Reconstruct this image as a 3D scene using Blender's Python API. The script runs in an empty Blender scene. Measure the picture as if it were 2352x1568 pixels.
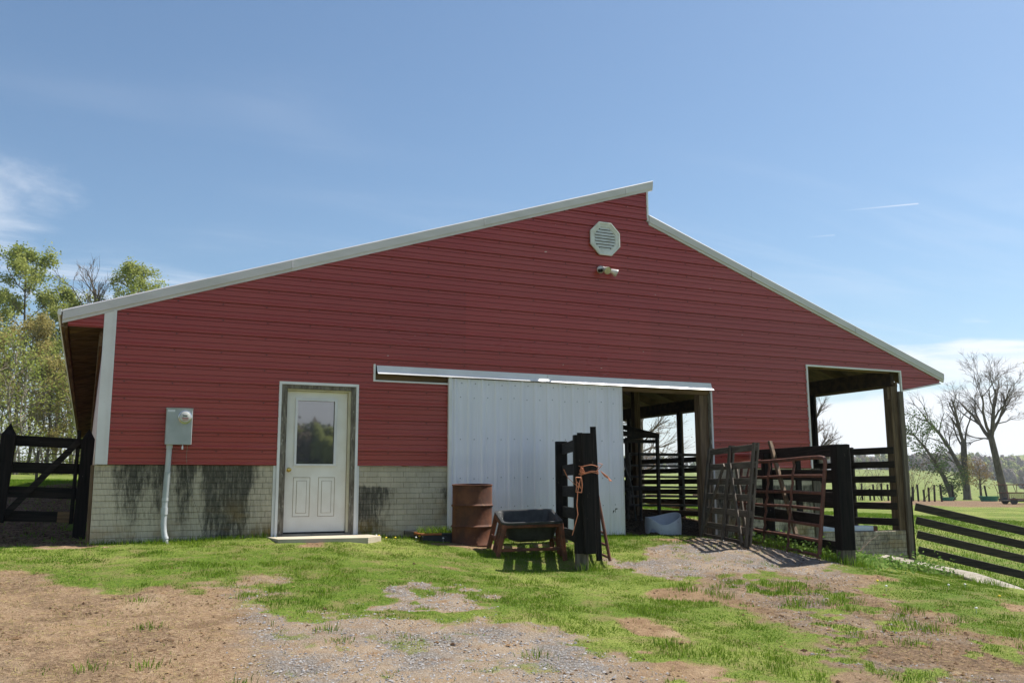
import bpy, bmesh, math, random
import numpy as np
from mathutils import Vector, Matrix

rad = math.radians
scene = bpy.context.scene
col = scene.collection
random.seed(7)
rng = np.random.default_rng(11)

# ------------------------------------------------------------------ camera
cam_d = bpy.data.cameras.new("camera")
cam = bpy.data.objects.new("camera", cam_d)
col.objects.link(cam)
cA = Vector((0.90739398, -0.42025675, -0.0045199))
cB = Vector((-0.06197576, -0.14443588, 0.98757141))
cF = Vector((0.41568639, 0.89583622, 0.15710598))
m = Matrix.Identity(4)
for i in range(3):
    m[i][0] = cA[i]; m[i][1] = cB[i]; m[i][2] = -cF[i]
CAM = Vector((-0.0918986, -13.16107406, -0.31043211))
m.translation = CAM
cam.matrix_world = m
cam_d.sensor_width = 36
cam_d.lens = 31.991
cam_d.clip_start = 0.1
cam_d.clip_end = 6000
scene.camera = cam

# ------------------------------------------------------------------ sun and sky
SUN_EL, SUN_AZ = rad(56), rad(1.0)      # azimuth counted from +X towards +Y
sv = Vector((math.cos(SUN_EL) * math.cos(SUN_AZ), math.cos(SUN_EL) * math.sin(SUN_AZ), math.sin(SUN_EL)))
sun_d = bpy.data.lights.new("sun", 'SUN')
sun_d.energy = 5.0
sun_d.angle = rad(0.53)
sun_d.color = (1.0, 0.95, 0.87)
sun = bpy.data.objects.new("sun", sun_d)
sun.rotation_euler = sv.to_track_quat('Z', 'Y').to_euler()
sun.location = (0, 0, 40)
col.objects.link(sun)

world = bpy.data.worlds.new("World")
scene.world = world
world.use_nodes = True


class NT:
    """small helper around a node tree"""
    def __init__(s, tree):
        s.t = tree; tree.nodes.clear()

    def n(s, kind, inputs=None, **props):
        nd = s.t.nodes.new(kind)
        for k, v in props.items():
            setattr(nd, k, v)
        for k, v in (inputs or {}).items():
            s.set(nd.inputs[k], v)
        return nd

    def set(s, sock, v):
        if hasattr(v, 'is_output'):
            s.t.links.new(v, sock)
        elif hasattr(v, 'outputs'):
            s.t.links.new(v.outputs[0], sock)
        else:
            if isinstance(v, (tuple, list)) and len(v) == 3 and sock.type == 'RGBA':
                v = (*v, 1)
            sock.default_value = v

    def math(s, op, a, b=0.0, c=None, clamp=False):
        nd = s.n('ShaderNodeMath', {0: a, 1: b}, operation=op, use_clamp=clamp)
        if c is not None:
            s.set(nd.inputs[2], c)
        return nd.outputs[0]

    def mix(s, f, a, b, blend='MIX'):
        nd = s.n('ShaderNodeMix', data_type='RGBA', blend_type=blend)
        s.set(nd.inputs[0], f); s.set(nd.inputs[6], a); s.set(nd.inputs[7], b)
        return nd.outputs[2]

    def noise(s, vec, scale, detail=4.0, rough=0.55, dist=0.0):
        return s.n('ShaderNodeTexNoise', {'Vector': vec, 'Scale': scale, 'Detail': detail, 'Roughness': rough, 'Distortion': dist}).outputs[0]

    def mapr(s, v, a, b, c=0.0, d=1.0, smooth=True):
        return s.n('ShaderNodeMapRange', {0: v, 1: a, 2: b, 3: c, 4: d}, interpolation_type='SMOOTHSTEP' if smooth else 'LINEAR').outputs[0]

    def scaled(s, vec, sc, loc=(0, 0, 0), rot=(0, 0, 0)):
        return s.n('ShaderNodeMapping', {'Vector': vec, 'Scale': sc, 'Location': loc, 'Rotation': rot}).outputs[0]


w = NT(world.node_tree)
tc = w.n('ShaderNodeTexCoord')
sky = w.n('ShaderNodeTexSky', sky_type='NISHITA', sun_disc=False, sun_elevation=SUN_EL, sun_rotation=rad(89),
          altitude=200, air_density=1.05, dust_density=1.1, ozone_density=1.6)
sep = w.n('ShaderNodeSeparateXYZ', {0: tc.outputs['Generated']})
sx, sy, sz = sep.outputs
den = w.math('ADD', w.math('MAXIMUM', sz, 0.0), 0.12)
cvx, cvy = w.math('DIVIDE', sx, den), w.math('DIVIDE', sy, den)
cv = w.n('ShaderNodeCombineXYZ', {0: cvx, 1: cvy, 2: 0.0}).outputs[0]
# high thin streaks of cirrus
ci1 = w.noise(w.scaled(cv, (0.45, 1.9, 1.0), (3.1, 1.7, 0), (0, 0, rad(20))), 1.6, 9, 0.62, 0.5)
ci2 = w.noise(w.scaled(cv, (0.5, 0.5, 1.0), (9.4, 2.0, 0)), 1.0, 3, 0.5)
leftness = w.mapr(w.math('MULTIPLY_ADD', sx, 0.90739, w.math('MULTIPLY', sy, -0.42)), -0.12, -0.46)
cirrus = w.math('MULTIPLY', w.mapr(ci1, 0.42, 0.74), w.mapr(ci2, 0.34, 0.60))
cirrus = w.math('MULTIPLY', cirrus, w.math('MULTIPLY_ADD', leftness, 0.80, 0.16))
# low bank of soft cloud towards the east horizon
bank_n = w.noise(w.scaled(tc.outputs['Generated'], (1.6, 1.6, 9.0), (2.0, 0.3, 0.35)), 2.2, 8, 0.55, 0.3)
elev_b = w.mapr(sz, 0.235, 0.05)
east = w.mapr(w.math('MULTIPLY_ADD', sx, 0.90739, w.math('MULTIPLY', sy, -0.42)), 0.02, 0.5)
bank = w.mapr(w.math('ADD', bank_n, w.math('MULTIPLY_ADD', w.math('MULTIPLY', elev_b, w.math('MULTIPLY_ADD', east, 0.8, 0.2)), 0.62, -0.42)), 0.36, 0.52)
hz = w.math('MULTIPLY', w.mapr(sz, 0.16, 0.0), 0.55)
cover = w.math('MAXIMUM', w.math('MULTIPLY', bank, 0.85), w.math('MAXIMUM', cirrus, hz))
# two short contrails, as arcs along great circles
def trail(n, a, t0, t1, wd, amt):
    dn = w.n('ShaderNodeVectorMath', {0: tc.outputs['Generated'], 1: n}, operation='DOT_PRODUCT').outputs['Value']
    da = w.n('ShaderNodeVectorMath', {0: tc.outputs['Generated'], 1: a}, operation='DOT_PRODUCT').outputs['Value']
    band = w.mapr(w.math('ABSOLUTE', dn), wd, 0.0)
    rng_ = w.math('MULTIPLY', w.mapr(da, t0, t1), w.mapr(da, t1 + 0.002, t1, 0, 1))
    front = w.mapr(w.n('ShaderNodeVectorMath', {0: tc.outputs['Generated'], 1: tuple(cF)}, operation='DOT_PRODUCT').outputs['Value'], 0.2, 0.3)
    return w.math('MULTIPLY', w.math('MULTIPLY', band, rng_), w.math('MULTIPLY', front, amt))
def pix_dir(px, py):
    return (cF + cA * ((px - 1176) / 2090.1) - cB * ((py - 784) / 2090.1)).normalized()
def trail_pts(p, q, wd, amt):
    dp, dq = pix_dir(*p), pix_dir(*q)
    nn = dp.cross(dq).normalized()
    aa = (dq - dp).normalized()
    return trail(tuple(nn), tuple(aa), dp.dot(aa), dq.dot(aa), wd, amt)
puff_d = w.n('ShaderNodeVectorMath', {0: tc.outputs['Generated'], 1: tuple(pix_dir(-60, 492))}, operation='DISTANCE').outputs['Value']
puff_n = w.noise(w.scaled(tc.outputs['Generated'], (1, 1, 2.2)), 9.0, 9, 0.62, 0.4)
cover = w.math('MAXIMUM', cover, w.math('MULTIPLY', w.mapr(w.math('SUBTRACT', puff_n, w.math('MULTIPLY', puff_d, 4.2)), 0.12, 0.50), 0.40))
cover = w.math('MAXIMUM', cover, trail_pts((1905, 487), (2107, 468), 0.0011, 0.55))
cover = w.math('MAXIMUM', cover, trail_pts((1840, 546), (1915, 540), 0.0010, 0.25))
cloudcol = w.n('ShaderNodeVectorMath', {0: (7.6, 7.8, 8.3)}, operation='MULTIPLY')
cloudcol.inputs[1].default_value = (1, 1, 1)
skyc = w.mix(1.0, sky.outputs[0], (0.83, 0.945, 0.985), 'MULTIPLY')
skymix = w.mix(cover, skyc, cloudcol.outputs[0])
bg = w.n('ShaderNodeBackground', {'Color': skymix, 'Strength': 0.076})
out = w.n('ShaderNodeOutputWorld', {'Surface': bg})

scene.view_settings.view_transform = 'Standard'
scene.view_settings.look = 'None'
scene.view_settings.exposure = 0.86
scene.view_settings.gamma = 1.0
scene.view_settings.use_curve_mapping = False
scene.render.engine = 'CYCLES'
scene.cycles.max_bounces = 6
scene.cycles.diffuse_bounces = 3
scene.cycles.glossy_bounces = 3
scene.cycles.transmission_bounces = 4
scene.cycles.transparent_max_bounces = 8
scene.cycles.use_denoising = True
scene.cycles.sample_clamp_indirect = 4.0

# ------------------------------------------------------------------ materials
MATS = {}


def mat(name, c1, c2=None, scale=(4, 4, 4), detail=5, lo=0.35, hi=0.65, rough=0.7, bump=0.0, bscale=None,
        metal=0.0, spec=0.4, c3=None, s3=(20, 20, 20), lo3=0.6, hi3=0.75, a3=1.0, tint=0.0, rough2=None):
    """two-colour noise material in world position, optional third speckle colour and per-object tint"""
    mt = bpy.data.materials.new(name)
    mt.use_nodes = True
    t = NT(mt.node_tree)
    pos = t.n('ShaderNodeNewGeometry').outputs['Position']
    c = c1
    nz = None
    if c2 is not None:
        nz = t.noise(t.scaled(pos, scale), 1.0, detail)
        f = t.mapr(nz, lo, hi)
        c = t.mix(f, c1, c2)
    if c3 is not None:
        n3 = t.noise(t.scaled(pos, s3, (5.2, 1.3, 7.7)), 1.0, 5, 0.6)
        f3 = t.math('MULTIPLY', t.mapr(n3, lo3, hi3), a3)
        c = t.mix(f3, c, c3)
    if tint:
        oi = t.n('ShaderNodeObjectInfo').outputs['Random']
        v = t.math('MULTIPLY_ADD', oi, tint * 2, 1 - tint)
        hsv = t.n('ShaderNodeHueSaturation', {'Value': v})
        t.set(hsv.inputs['Color'], c)
        c = hsv.outputs[0]
    p = t.n('ShaderNodeBsdfPrincipled')
    t.set(p.inputs['Base Color'], c)
    p.inputs['Metallic'].default_value = metal
    p.inputs['Specular IOR Level'].default_value = spec
    if rough2 is not None and nz is not None:
        t.set(p.inputs['Roughness'], t.mapr(nz, 0.3, 0.7, rough, rough2))
    else:
        p.inputs['Roughness'].default_value = rough
    if bump:
        bn = t.noise(t.scaled(pos, bscale or scale), 1.0, 6, 0.65)
        b = t.n('ShaderNodeBump', {'Strength': bump, 'Distance': 0.01, 'Height': bn})
        t.set(p.inputs['Normal'], b)
    t.n('ShaderNodeOutputMaterial', {'Surface': p})
    MATS[name] = mt
    return mt


VG = (38, 38, 2.2)     # grain of vertical timber
HG = (2.2, 2.2, 42)    # grain of horizontal timber

# red painted steel siding: chalky fading, faint run streaks, dust
mt = bpy.data.materials.new('red_steel'); mt.use_nodes = True
t = NT(mt.node_tree)
pos = t.n('ShaderNodeNewGeometry').outputs['Position']
n1 = t.noise(t.scaled(pos, (0.35, 1, 0.8)), 1.0, 4)
n2 = t.noise(t.scaled(pos, (9, 9, 0.55)), 1.0, 6, 0.6)
n3 = t.noise(t.scaled(pos, (1.4, 1.4, 30)), 1.0, 3, 0.6)
c = t.mix(t.mapr(n1, 0.35, 0.68), (0.330, 0.038, 0.028), (0.350, 0.054, 0.043))
c = t.mix(t.math('MULTIPLY', t.mapr(n2, 0.56, 0.85), 0.05), c, (0.38, 0.085, 0.065))
c = t.mix(t.math('MULTIPLY', t.mapr(n3, 0.5, 0.8), 0.06), c, (0.20, 0.026, 0.020))
sp = t.noise(t.scaled(pos, (7, 7, 16), (3, 3, 3)), 1.0, 1, 0.5)
c = t.mix(t.mapr(sp, 0.800, 0.815), c, (0.55, 0.45, 0.38))
# tiny colour difference from sheet to sheet
oi = t.n('ShaderNodeObjectInfo').outputs['Random']
hsv = t.n('ShaderNodeHueSaturation', {'Value': t.math('MULTIPLY_ADD', oi, 0.10, 0.95)})
t.set(hsv.inputs['Color'], c)
p = t.n('ShaderNodeBsdfPrincipled', {'Base Color': hsv.outputs[0], 'Roughness': t.mapr(n1, 0.3, 0.7, 0.27, 0.34)})
p.inputs['Specular IOR Level'].default_value = 0.5
bn = t.noise(t.scaled(pos, (0.5, 1, 2.2)), 1.0, 1)
t.set(p.inputs['Normal'], t.n('ShaderNodeBump', {'Strength': 0.35, 'Distance': 0.02, 'Height': bn}))
t.n('ShaderNodeOutputMaterial', {'Surface': p})
MATS['red_steel'] = mt

mat('white_steel', (0.80, 0.785, 0.845), (0.74, 0.73, 0.785), (5, 5, 0.5), rough=0.34, spec=0.5, c3=(0.42, 0.42, 0.38), s3=(26, 26, 0.6), lo3=0.58, hi3=0.9, a3=0.35,
    bump=0.12, bscale=(1.2, 1.2, 0.8))
mat('trim_white', (0.76, 0.745, 0.75), (0.68, 0.66, 0.655), (2, 2, 2), rough=0.38, c3=(0.40, 0.38, 0.33), s3=(9, 9, 22), lo3=0.62, hi3=0.85, a3=0.5, tint=0.05)
mat('rake_white', (0.64, 0.615, 0.655), (0.57, 0.55, 0.575), (1.2, 1.2, 5), rough=0.42, c3=(0.36, 0.36, 0.30), s3=(4, 4, 20), lo3=0.55, hi3=0.85, a3=0.4, tint=0.04)
mat('roof_metal', (0.55, 0.56, 0.56), (0.47, 0.48, 0.48), (1, 1, 1), rough=0.4, metal=0.2)
mat('black_board', (0.006, 0.006, 0.006), (0.024, 0.020, 0.017), HG, rough=0.8, spec=0.18, bump=0.5, bscale=HG, c3=(0.17, 0.145, 0.115), s3=(14, 14, 60), lo3=0.64, hi3=0.78, a3=0.7, tint=0.25)
mat('black_post', (0.006, 0.006, 0.006), (0.018, 0.014, 0.013), VG, rough=0.8, spec=0.18, bump=0.6, bscale=VG, c3=(0.26, 0.22, 0.17), s3=(48, 48, 14), lo3=0.67, hi3=0.78, a3=0.8, tint=0.2)
mat('worn_black', (0.022, 0.018, 0.015), (0.050, 0.038, 0.028), (3, 3, 30), rough=0.75, bump=0.5, bscale=HG, c3=(0.11, 0.085, 0.06), s3=(5, 5, 60), lo3=0.58, hi3=0.78, a3=0.6, tint=0.2)
mat('grey_wood_h', (0.140, 0.118, 0.092), (0.068, 0.055, 0.042), HG, rough=0.85, bump=0.8, bscale=HG, c3=(0.05, 0.043, 0.035), s3=(4, 4, 55), lo3=0.56, hi3=0.75, a3=0.8, tint=0.22)
mat('grey_wood_v', (0.155, 0.130, 0.103), (0.075, 0.060, 0.046), VG, rough=0.85, bump=0.8, bscale=VG, c3=(0.05, 0.043, 0.035), s3=(50, 50, 3), lo3=0.56, hi3=0.75, a3=0.8, tint=0.22)
mat('brown_wood_h', (0.20, 0.125, 0.062), (0.10, 0.058, 0.026), (1.6, 30, 34), rough=0.8, bump=0.6, bscale=HG, c3=(0.33, 0.24, 0.14), s3=(2.5, 20, 60), lo3=0.60, hi3=0.78, a3=0.7, tint=0.15)
mat('brown_wood_y', (0.19, 0.12, 0.062), (0.085, 0.050, 0.026), (30, 1.4, 34), rough=0.8, bump=0.6, bscale=(30, 1.5, 40), c3=(0.30, 0.21, 0.12), s3=(20, 2.5, 60), lo3=0.60, hi3=0.78, a3=0.6, tint=0.2)
mat('post_wood', (0.165, 0.13, 0.10), (0.095, 0.074, 0.058), VG, rough=0.85, bump=0.6, bscale=VG)
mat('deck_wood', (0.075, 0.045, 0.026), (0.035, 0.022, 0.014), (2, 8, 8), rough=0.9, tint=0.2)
mat('brown_wood_v', (0.175, 0.115, 0.066), (0.085, 0.054, 0.031), VG, rough=0.8, bump=0.6, bscale=VG, c3=(0.27, 0.20, 0.13), s3=(50, 50, 3), lo3=0.58, hi3=0.78, a3=0.6, tint=0.15)
mat('frame_wood', (0.22, 0.195, 0.155), (0.10, 0.085, 0.066), (30, 30, 5), rough=0.85, bump=0.9, bscale=(60, 60, 12), c3=(0.42, 0.40, 0.34), s3=(45, 45, 9), lo3=0.57, hi3=0.66, a3=0.85)
mat('door_paint', (0.80, 0.77, 0.72), (0.73, 0.69, 0.63), (3, 3, 3), rough=0.42, c3=(0.26, 0.24, 0.20), s3=(12, 12, 12), lo3=0.66, hi3=0.85, a3=0.35)
mat('jamb_paint', (0.62, 0.57, 0.43), (0.52, 0.46, 0.33), (8, 8, 3), rough=0.55, c3=(0.24, 0.19, 0.12), s3=(20, 20, 4), lo3=0.6, hi3=0.8, a3=0.5)
mat('groove_brown', (0.36, 0.27, 0.18), (0.27, 0.20, 0.14), (20, 20, 20), rough=0.7)
mat('brass', (0.62, 0.43, 0.14), rough=0.22, metal=1.0)
mat('rust_drum', (0.150, 0.050, 0.020), (0.062, 0.022, 0.011), (5, 5, 3.2), rough=0.75, bump=0.35, bscale=(30, 30, 30), c3=(0.24, 0.105, 0.035), s3=(7, 7, 9), lo3=0.58, hi3=0.78, a3=0.8, detail=8)
mat('rust_pipe', (0.165, 0.062, 0.040), (0.085, 0.036, 0.026), (9, 9, 9), rough=0.66, bump=0.25, bscale=(40, 40, 40), c3=(0.25, 0.16, 0.13), s3=(14, 14, 14), lo3=0.62, hi3=0.8, a3=0.5)
mat('rust_frame', (0.20, 0.062, 0.030), (0.085, 0.034, 0.020), (7, 7, 9), rough=0.7, bump=0.3, bscale=(40, 40, 40), c3=(0.32, 0.16, 0.08), s3=(22, 22, 8), lo3=0.6, hi3=0.75, a3=0.6)
mat('black_rubber', (0.020, 0.021, 0.022), (0.040, 0.041, 0.042), (9, 9, 9), rough=0.5, bump=0.3, bscale=(30, 30, 30), c3=(0.10, 0.10, 0.09), s3=(26, 26, 26), lo3=0.6, hi3=0.8, a3=0.45)
mat('tub_white', (0.60, 0.64, 0.72), (0.50, 0.54, 0.62), (4, 4, 4), rough=0.45, c3=(0.20, 0.19, 0.17), s3=(24, 24, 24), lo3=0.63, hi3=0.75, a3=0.7)
mat('meter_grey', (0.40, 0.43, 0.43), (0.34, 0.37, 0.37), (6, 6, 6), rough=0.42, metal=0.1, c3=(0.25, 0.27, 0.26), s3=(14, 14, 14), lo3=0.62, hi3=0.85, a3=0.4)
mat('conduit_grey', (0.50, 0.52, 0.53), (0.44, 0.46, 0.47), (9, 9, 3), rough=0.45)
mat('meter_ring', (0.72, 0.73, 0.73), rough=0.25, metal=0.9)
mat('meter_face', (0.55, 0.55, 0.52), (0.48, 0.48, 0.46), (30, 30, 30), rough=0.35)
mat('lcd_dark', (0.05, 0.06, 0.055), rough=0.3)
mat('print_red', (0.42, 0.05, 0.06), rough=0.5)
mat('print_black', (0.02, 0.02, 0.02), rough=0.5)
mat('sticker_white', (0.66, 0.68, 0.71), rough=0.5)
mat('vent_white', (0.68, 0.69, 0.67), (0.58, 0.58, 0.54), (9, 9, 9), rough=0.5)
mat('lamp_glass', (0.55, 0.50, 0.34), (0.46, 0.43, 0.30), (20, 20, 20), rough=0.25)
mat('lamp_body', (0.60, 0.58, 0.55), (0.50, 0.47, 0.44), (20, 20, 20), rough=0.4)
mat('dark_hole', (0.012, 0.012, 0.012), rough=0.9)
mat('screw_dark', (0.06, 0.016, 0.015), rough=0.4, metal=0.4)
mat('screw_grey', (0.22, 0.23, 0.25), rough=0.4, metal=0.5)
mat('twine', (0.62, 0.24, 0.13), (0.46, 0.17, 0.09), (60, 60, 60), rough=0.7)
mat('wire_grey', (0.30, 0.27, 0.23), rough=0.5, metal=0.4)
mat('rod_grey', (0.20, 0.17, 0.15), rough=0.7)
mat('concrete_pad', (0.47, 0.42, 0.32), (0.38, 0.33, 0.25), (3, 3, 3), rough=0.9, bump=0.5, bscale=(50, 50, 50), c3=(0.22, 0.18, 0.12), s3=(16, 16, 16), lo3=0.66, hi3=0.8, a3=0.6)
mat('curb_concrete', (0.33, 0.30, 0.245), (0.22, 0.195, 0.155), (3, 3, 4), rough=0.92, bump=0.8, bscale=(30, 30, 30), c3=(0.11, 0.10, 0.08), s3=(9, 9, 20), lo3=0.52, hi3=0.7, a3=0.65)
mat('steel_dark', (0.020, 0.019, 0.019), (0.045, 0.036, 0.030), (9, 9, 9), rough=0.55, metal=0.2)
mat('gate_steel', (0.13, 0.125, 0.12), (0.075, 0.07, 0.065), (9, 9, 9), rough=0.5, metal=0.3)
mat('orange_paint', (0.62, 0.16, 0.04), (0.50, 0.12, 0.035), (5, 5, 5), rough=0.5)
mat('planter_shaded', (0.018, 0.019, 0.024), (0.03, 0.03, 0.036), (9, 9, 9), rough=0.5)  # planter with the drum's shadow painted into its colour
mat('planter_lit', (0.40, 0.12, 0.03), (0.30, 0.09, 0.025), (14, 14, 14), rough=0.6)  # planter with sunlight painted into its colour
mat('teal_plastic', (0.02, 0.23, 0.15), (0.02, 0.17, 0.12), (5, 5, 5), rough=0.5)
mat('bark', (0.135, 0.112, 0.088), (0.070, 0.057, 0.044), (3, 3, 1.2), rough=0.9)
mat('bark_pale', (0.27, 0.23, 0.175), (0.15, 0.125, 0.095), (4, 4, 0.8), rough=0.9)
mat('twig', (0.16, 0.125, 0.10), (0.11, 0.085, 0.066), (1, 1, 1), rough=0.9)
mat('dead_stick', (0.36, 0.27, 0.21), (0.24, 0.18, 0.13), (8, 8, 8), rough=0.85)
mat('straw', (0.46, 0.33, 0.15), (0.34, 0.22, 0.10), (20, 20, 20), rough=0.8)
mat('litter_dark', (0.085, 0.052, 0.030), (0.040, 0.026, 0.017), (20, 20, 20), rough=0.95)


def leaf_mat(name, c1, c2, trans=0.35):
    mt = bpy.data.materials.new(name); mt.use_nodes = True
    t = NT(mt.node_tree)
    a = t.n('ShaderNodeAttribute', attribute_name='tint', attribute_type='GEOMETRY')
    c = t.mix(a.outputs['Fac'], c1, c2)
    d = t.n('ShaderNodeBsdfDiffuse', {'Color': c})
    tr = t.n('ShaderNodeBsdfTranslucent', {'Color': c})
    mx = t.n('ShaderNodeMixShader', {0: trans, 1: d, 2: tr})
    t.n('ShaderNodeOutputMaterial', {'Surface': mx})
    MATS[name] = mt
    return mt


leaf_mat('grass_blade', (0.055, 0.145, 0.009), (0.205, 0.285, 0.036), 0.32)
leaf_mat('dry_blade', (0.34, 0.265, 0.13), (0.26, 0.25, 0.09), 0.3)
leaf_mat('leaf_fresh', (0.18, 0.235, 0.05), (0.38, 0.40, 0.12), 0.45)
leaf_mat('leaf_olive', (0.25, 0.215, 0.075), (0.42, 0.36, 0.14), 0.45)
leaf_mat('leaf_dark', (0.045, 0.095, 0.030), (0.12, 0.17, 0.05), 0.3)
leaf_mat('leaf_rust', (0.20, 0.12, 0.06), (0.30, 0.22, 0.09), 0.35)
leaf_mat('weed_leaf', (0.09, 0.19, 0.035), (0.24, 0.33, 0.10), 0.35)

# glass of the entry door: dark reflective pane
mt = bpy.data.materials.new('door_glass'); mt.use_nodes = True
t = NT(mt.node_tree)
pos = t.n('ShaderNodeNewGeometry').outputs['Position']
dn = t.mapr(t.noise(t.scaled(pos, (9, 9, 4)), 1.0, 6), 0.45, 0.8)
p = t.n('ShaderNodeBsdfPrincipled', {'Base Color': t.mix(dn, (0.020, 0.024, 0.032), (0.060, 0.062, 0.064)), 'Roughness': 0.045})
p.inputs['Specular IOR Level'].default_value = 1.0
p.inputs['Coat Weight'].default_value = 1.0
p.inputs['Coat Roughness'].default_value = 0.02
p.inputs['Coat IOR'].default_value = 2.3
t.n('ShaderNodeOutputMaterial', {'Surface': p})
MATS['door_glass'] = mt

# cast brick-face concrete with mildew (shape of the stains fixed in world position)
def brick_mat(name, mortar=False):
    mt = bpy.data.materials.new(name); mt.use_nodes = True
    t = NT(mt.node_tree)
    pos = t.n('ShaderNodeNewGeometry').outputs['Position']
    sp = t.n('ShaderNodeSeparateXYZ', {0: pos})
    X, Y, Z = sp.outputs
    base = t.mix(t.mapr(t.noise(t.scaled(pos, (3, 3, 3)), 1.0, 4), 0.35, 0.65), (0.68, 0.605, 0.480), (0.58, 0.515, 0.405))
    oi = t.n('ShaderNodeObjectInfo').outputs['Random']
    hs = t.n('ShaderNodeHueSaturation', {'Value': t.math('MULTIPLY_ADD', oi, 0.05, 0.975)})
    t.set(hs.inputs['Color'], base); base = hs.outputs[0]
    if mortar:
        base = t.mix(0.45, base, (0.22, 0.18, 0.10))
    # fluting: fine vertical combing, a little irregular, grooves coloured darker by a varying amount
    fl = t.n('ShaderNodeTexWave', {'Vector': t.scaled(pos, (1, 0, 0.04)), 'Scale': 19.5, 'Distortion': 1.6, 'Detail': 2.0, 'Detail Scale': 2.5},
             wave_type='BANDS', bands_direction='X').outputs['Fac']
    flute_amt = t.mapr(t.noise(t.scaled(pos, (1.1, 1.1, 0.9), (7, 0, 1)), 1.0, 3), 0.3, 0.62)
    base = t.mix(t.math('MULTIPLY', t.math('MULTIPLY', t.mapr(fl, 0.5, 0.1), 0.8), t.math('MULTIPLY_ADD', flute_amt, 0.6, 0.4)), base, (0.15, 0.115, 0.07))
    # black mildew: how strong along the wall, hand-placed streak groups
    ramp = t.n('ShaderNodeValToRGB', {0: t.math('DIVIDE', X, 5.0)})
    er = ramp.color_ramp
    pts = [(0.0, 0.10), (0.035, 0.10), (0.06, 0.50), (0.10, 0.62), (0.125, 0.50), (0.145, 0.52), (0.165, 0.60), (0.195, 0.12), (0.210, 0.62), (0.240, 0.60),
           (0.258, 0.25), (0.285, 0.80), (0.335, 1.0), (0.385, 0.85), (0.405, 0.38), (0.455, 0.12), (0.69, 0.10), (0.705, 1.0), (0.755, 0.86), (0.80, 0.50), (0.845, 0.10), (0.93, 0.12), (0.965, 0.45), (0.99, 0.75)]
    while len(er.elements) > 1:
        er.elements.remove(er.elements[0])
    er.elements[0].position = 0
    er.elements[0].color = (0.1, 0.1, 0.1, 1)
    for q, v in pts[1:]:
        e = er.elements.new(q); e.color = (v, v, v, 1)
    amt = ramp.outputs[0]
    st = t.noise(t.scaled(pos, (22, 22, 4.0)), 1.0, 8, 0.8)
    bl = t.noise(t.scaled(pos, (5, 5, 3.2), (1, 2, 3)), 1.0, 5, 0.6)
    zt = t.math('MULTIPLY_ADD', t.mapr(Z, -1.05, 0.0), 0.20, -0.08)
    clean_r = t.math('MULTIPLY', t.mapr(X, 3.30, 3.34), t.mapr(Z, -0.36, -0.22))      # smooth clean band right of the door
    v = t.math('ADD', t.math('ADD', t.math('MULTIPLY', amt, 0.43), t.math('MULTIPLY_ADD', st, 0.50, t.math('MULTIPLY', bl, 0.42))), t.math('SUBTRACT', zt, t.math('MULTIPLY', clean_r, 0.5)))
    mil = t.math('MULTIPLY', t.mapr(v, 0.60, 0.84), t.mapr(t.math('ADD', st, t.math('MULTIPLY', fl, -0.10)), 0.12, 0.50))
    c = t.mix(t.math('MULTIPLY', mil, 0.90), base, (0.028, 0.029, 0.024))
    # ochre and mossy patches low on the wall
    moss = t.math('MULTIPLY', t.mapr(Z, -0.72, -0.95), t.math('MAXIMUM', t.math('MULTIPLY', t.mapr(X, 1.75, 2.15), t.mapr(X, 2.45, 2.30)), t.math('MULTIPLY', t.mapr(X, 4.1, 3.55), t.mapr(X, 3.3, 3.4))))
    c = t.mix(t.math('MULTIPLY', moss, t.mapr(st, 0.3, 0.6)), c, (0.17, 0.115, 0.012))
    och = t.math('MULTIPLY', t.mapr(t.noise(t.scaled(pos, (1.3, 1, 2.6), (4, 4, 4)), 1.0, 3), 0.50, 0.68), t.mapr(Z, -0.35, -0.85))
    c = t.mix(t.math('MULTIPLY', och, 0.55), c, (0.36, 0.24, 0.10))
    p = t.n('ShaderNodeBsdfPrincipled', {'Base Color': c, 'Roughness': 0.9})
    p.inputs['Specular IOR Level'].default_value = 0.25
    h = t.math('ADD', fl, t.math('MULTIPLY', t.noise(t.scaled(pos, (60, 60, 60)), 1.0, 4), 0.8))
    t.set(p.inputs['Normal'], t.n('ShaderNodeBump', {'Strength': 0.55, 'Distance': 0.008, 'Height': h}))
    t.n('ShaderNodeOutputMaterial', {'Surface': p})
    MATS[name] = mt


brick_mat('brick_face')
brick_mat('brick_joint', True)

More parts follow.
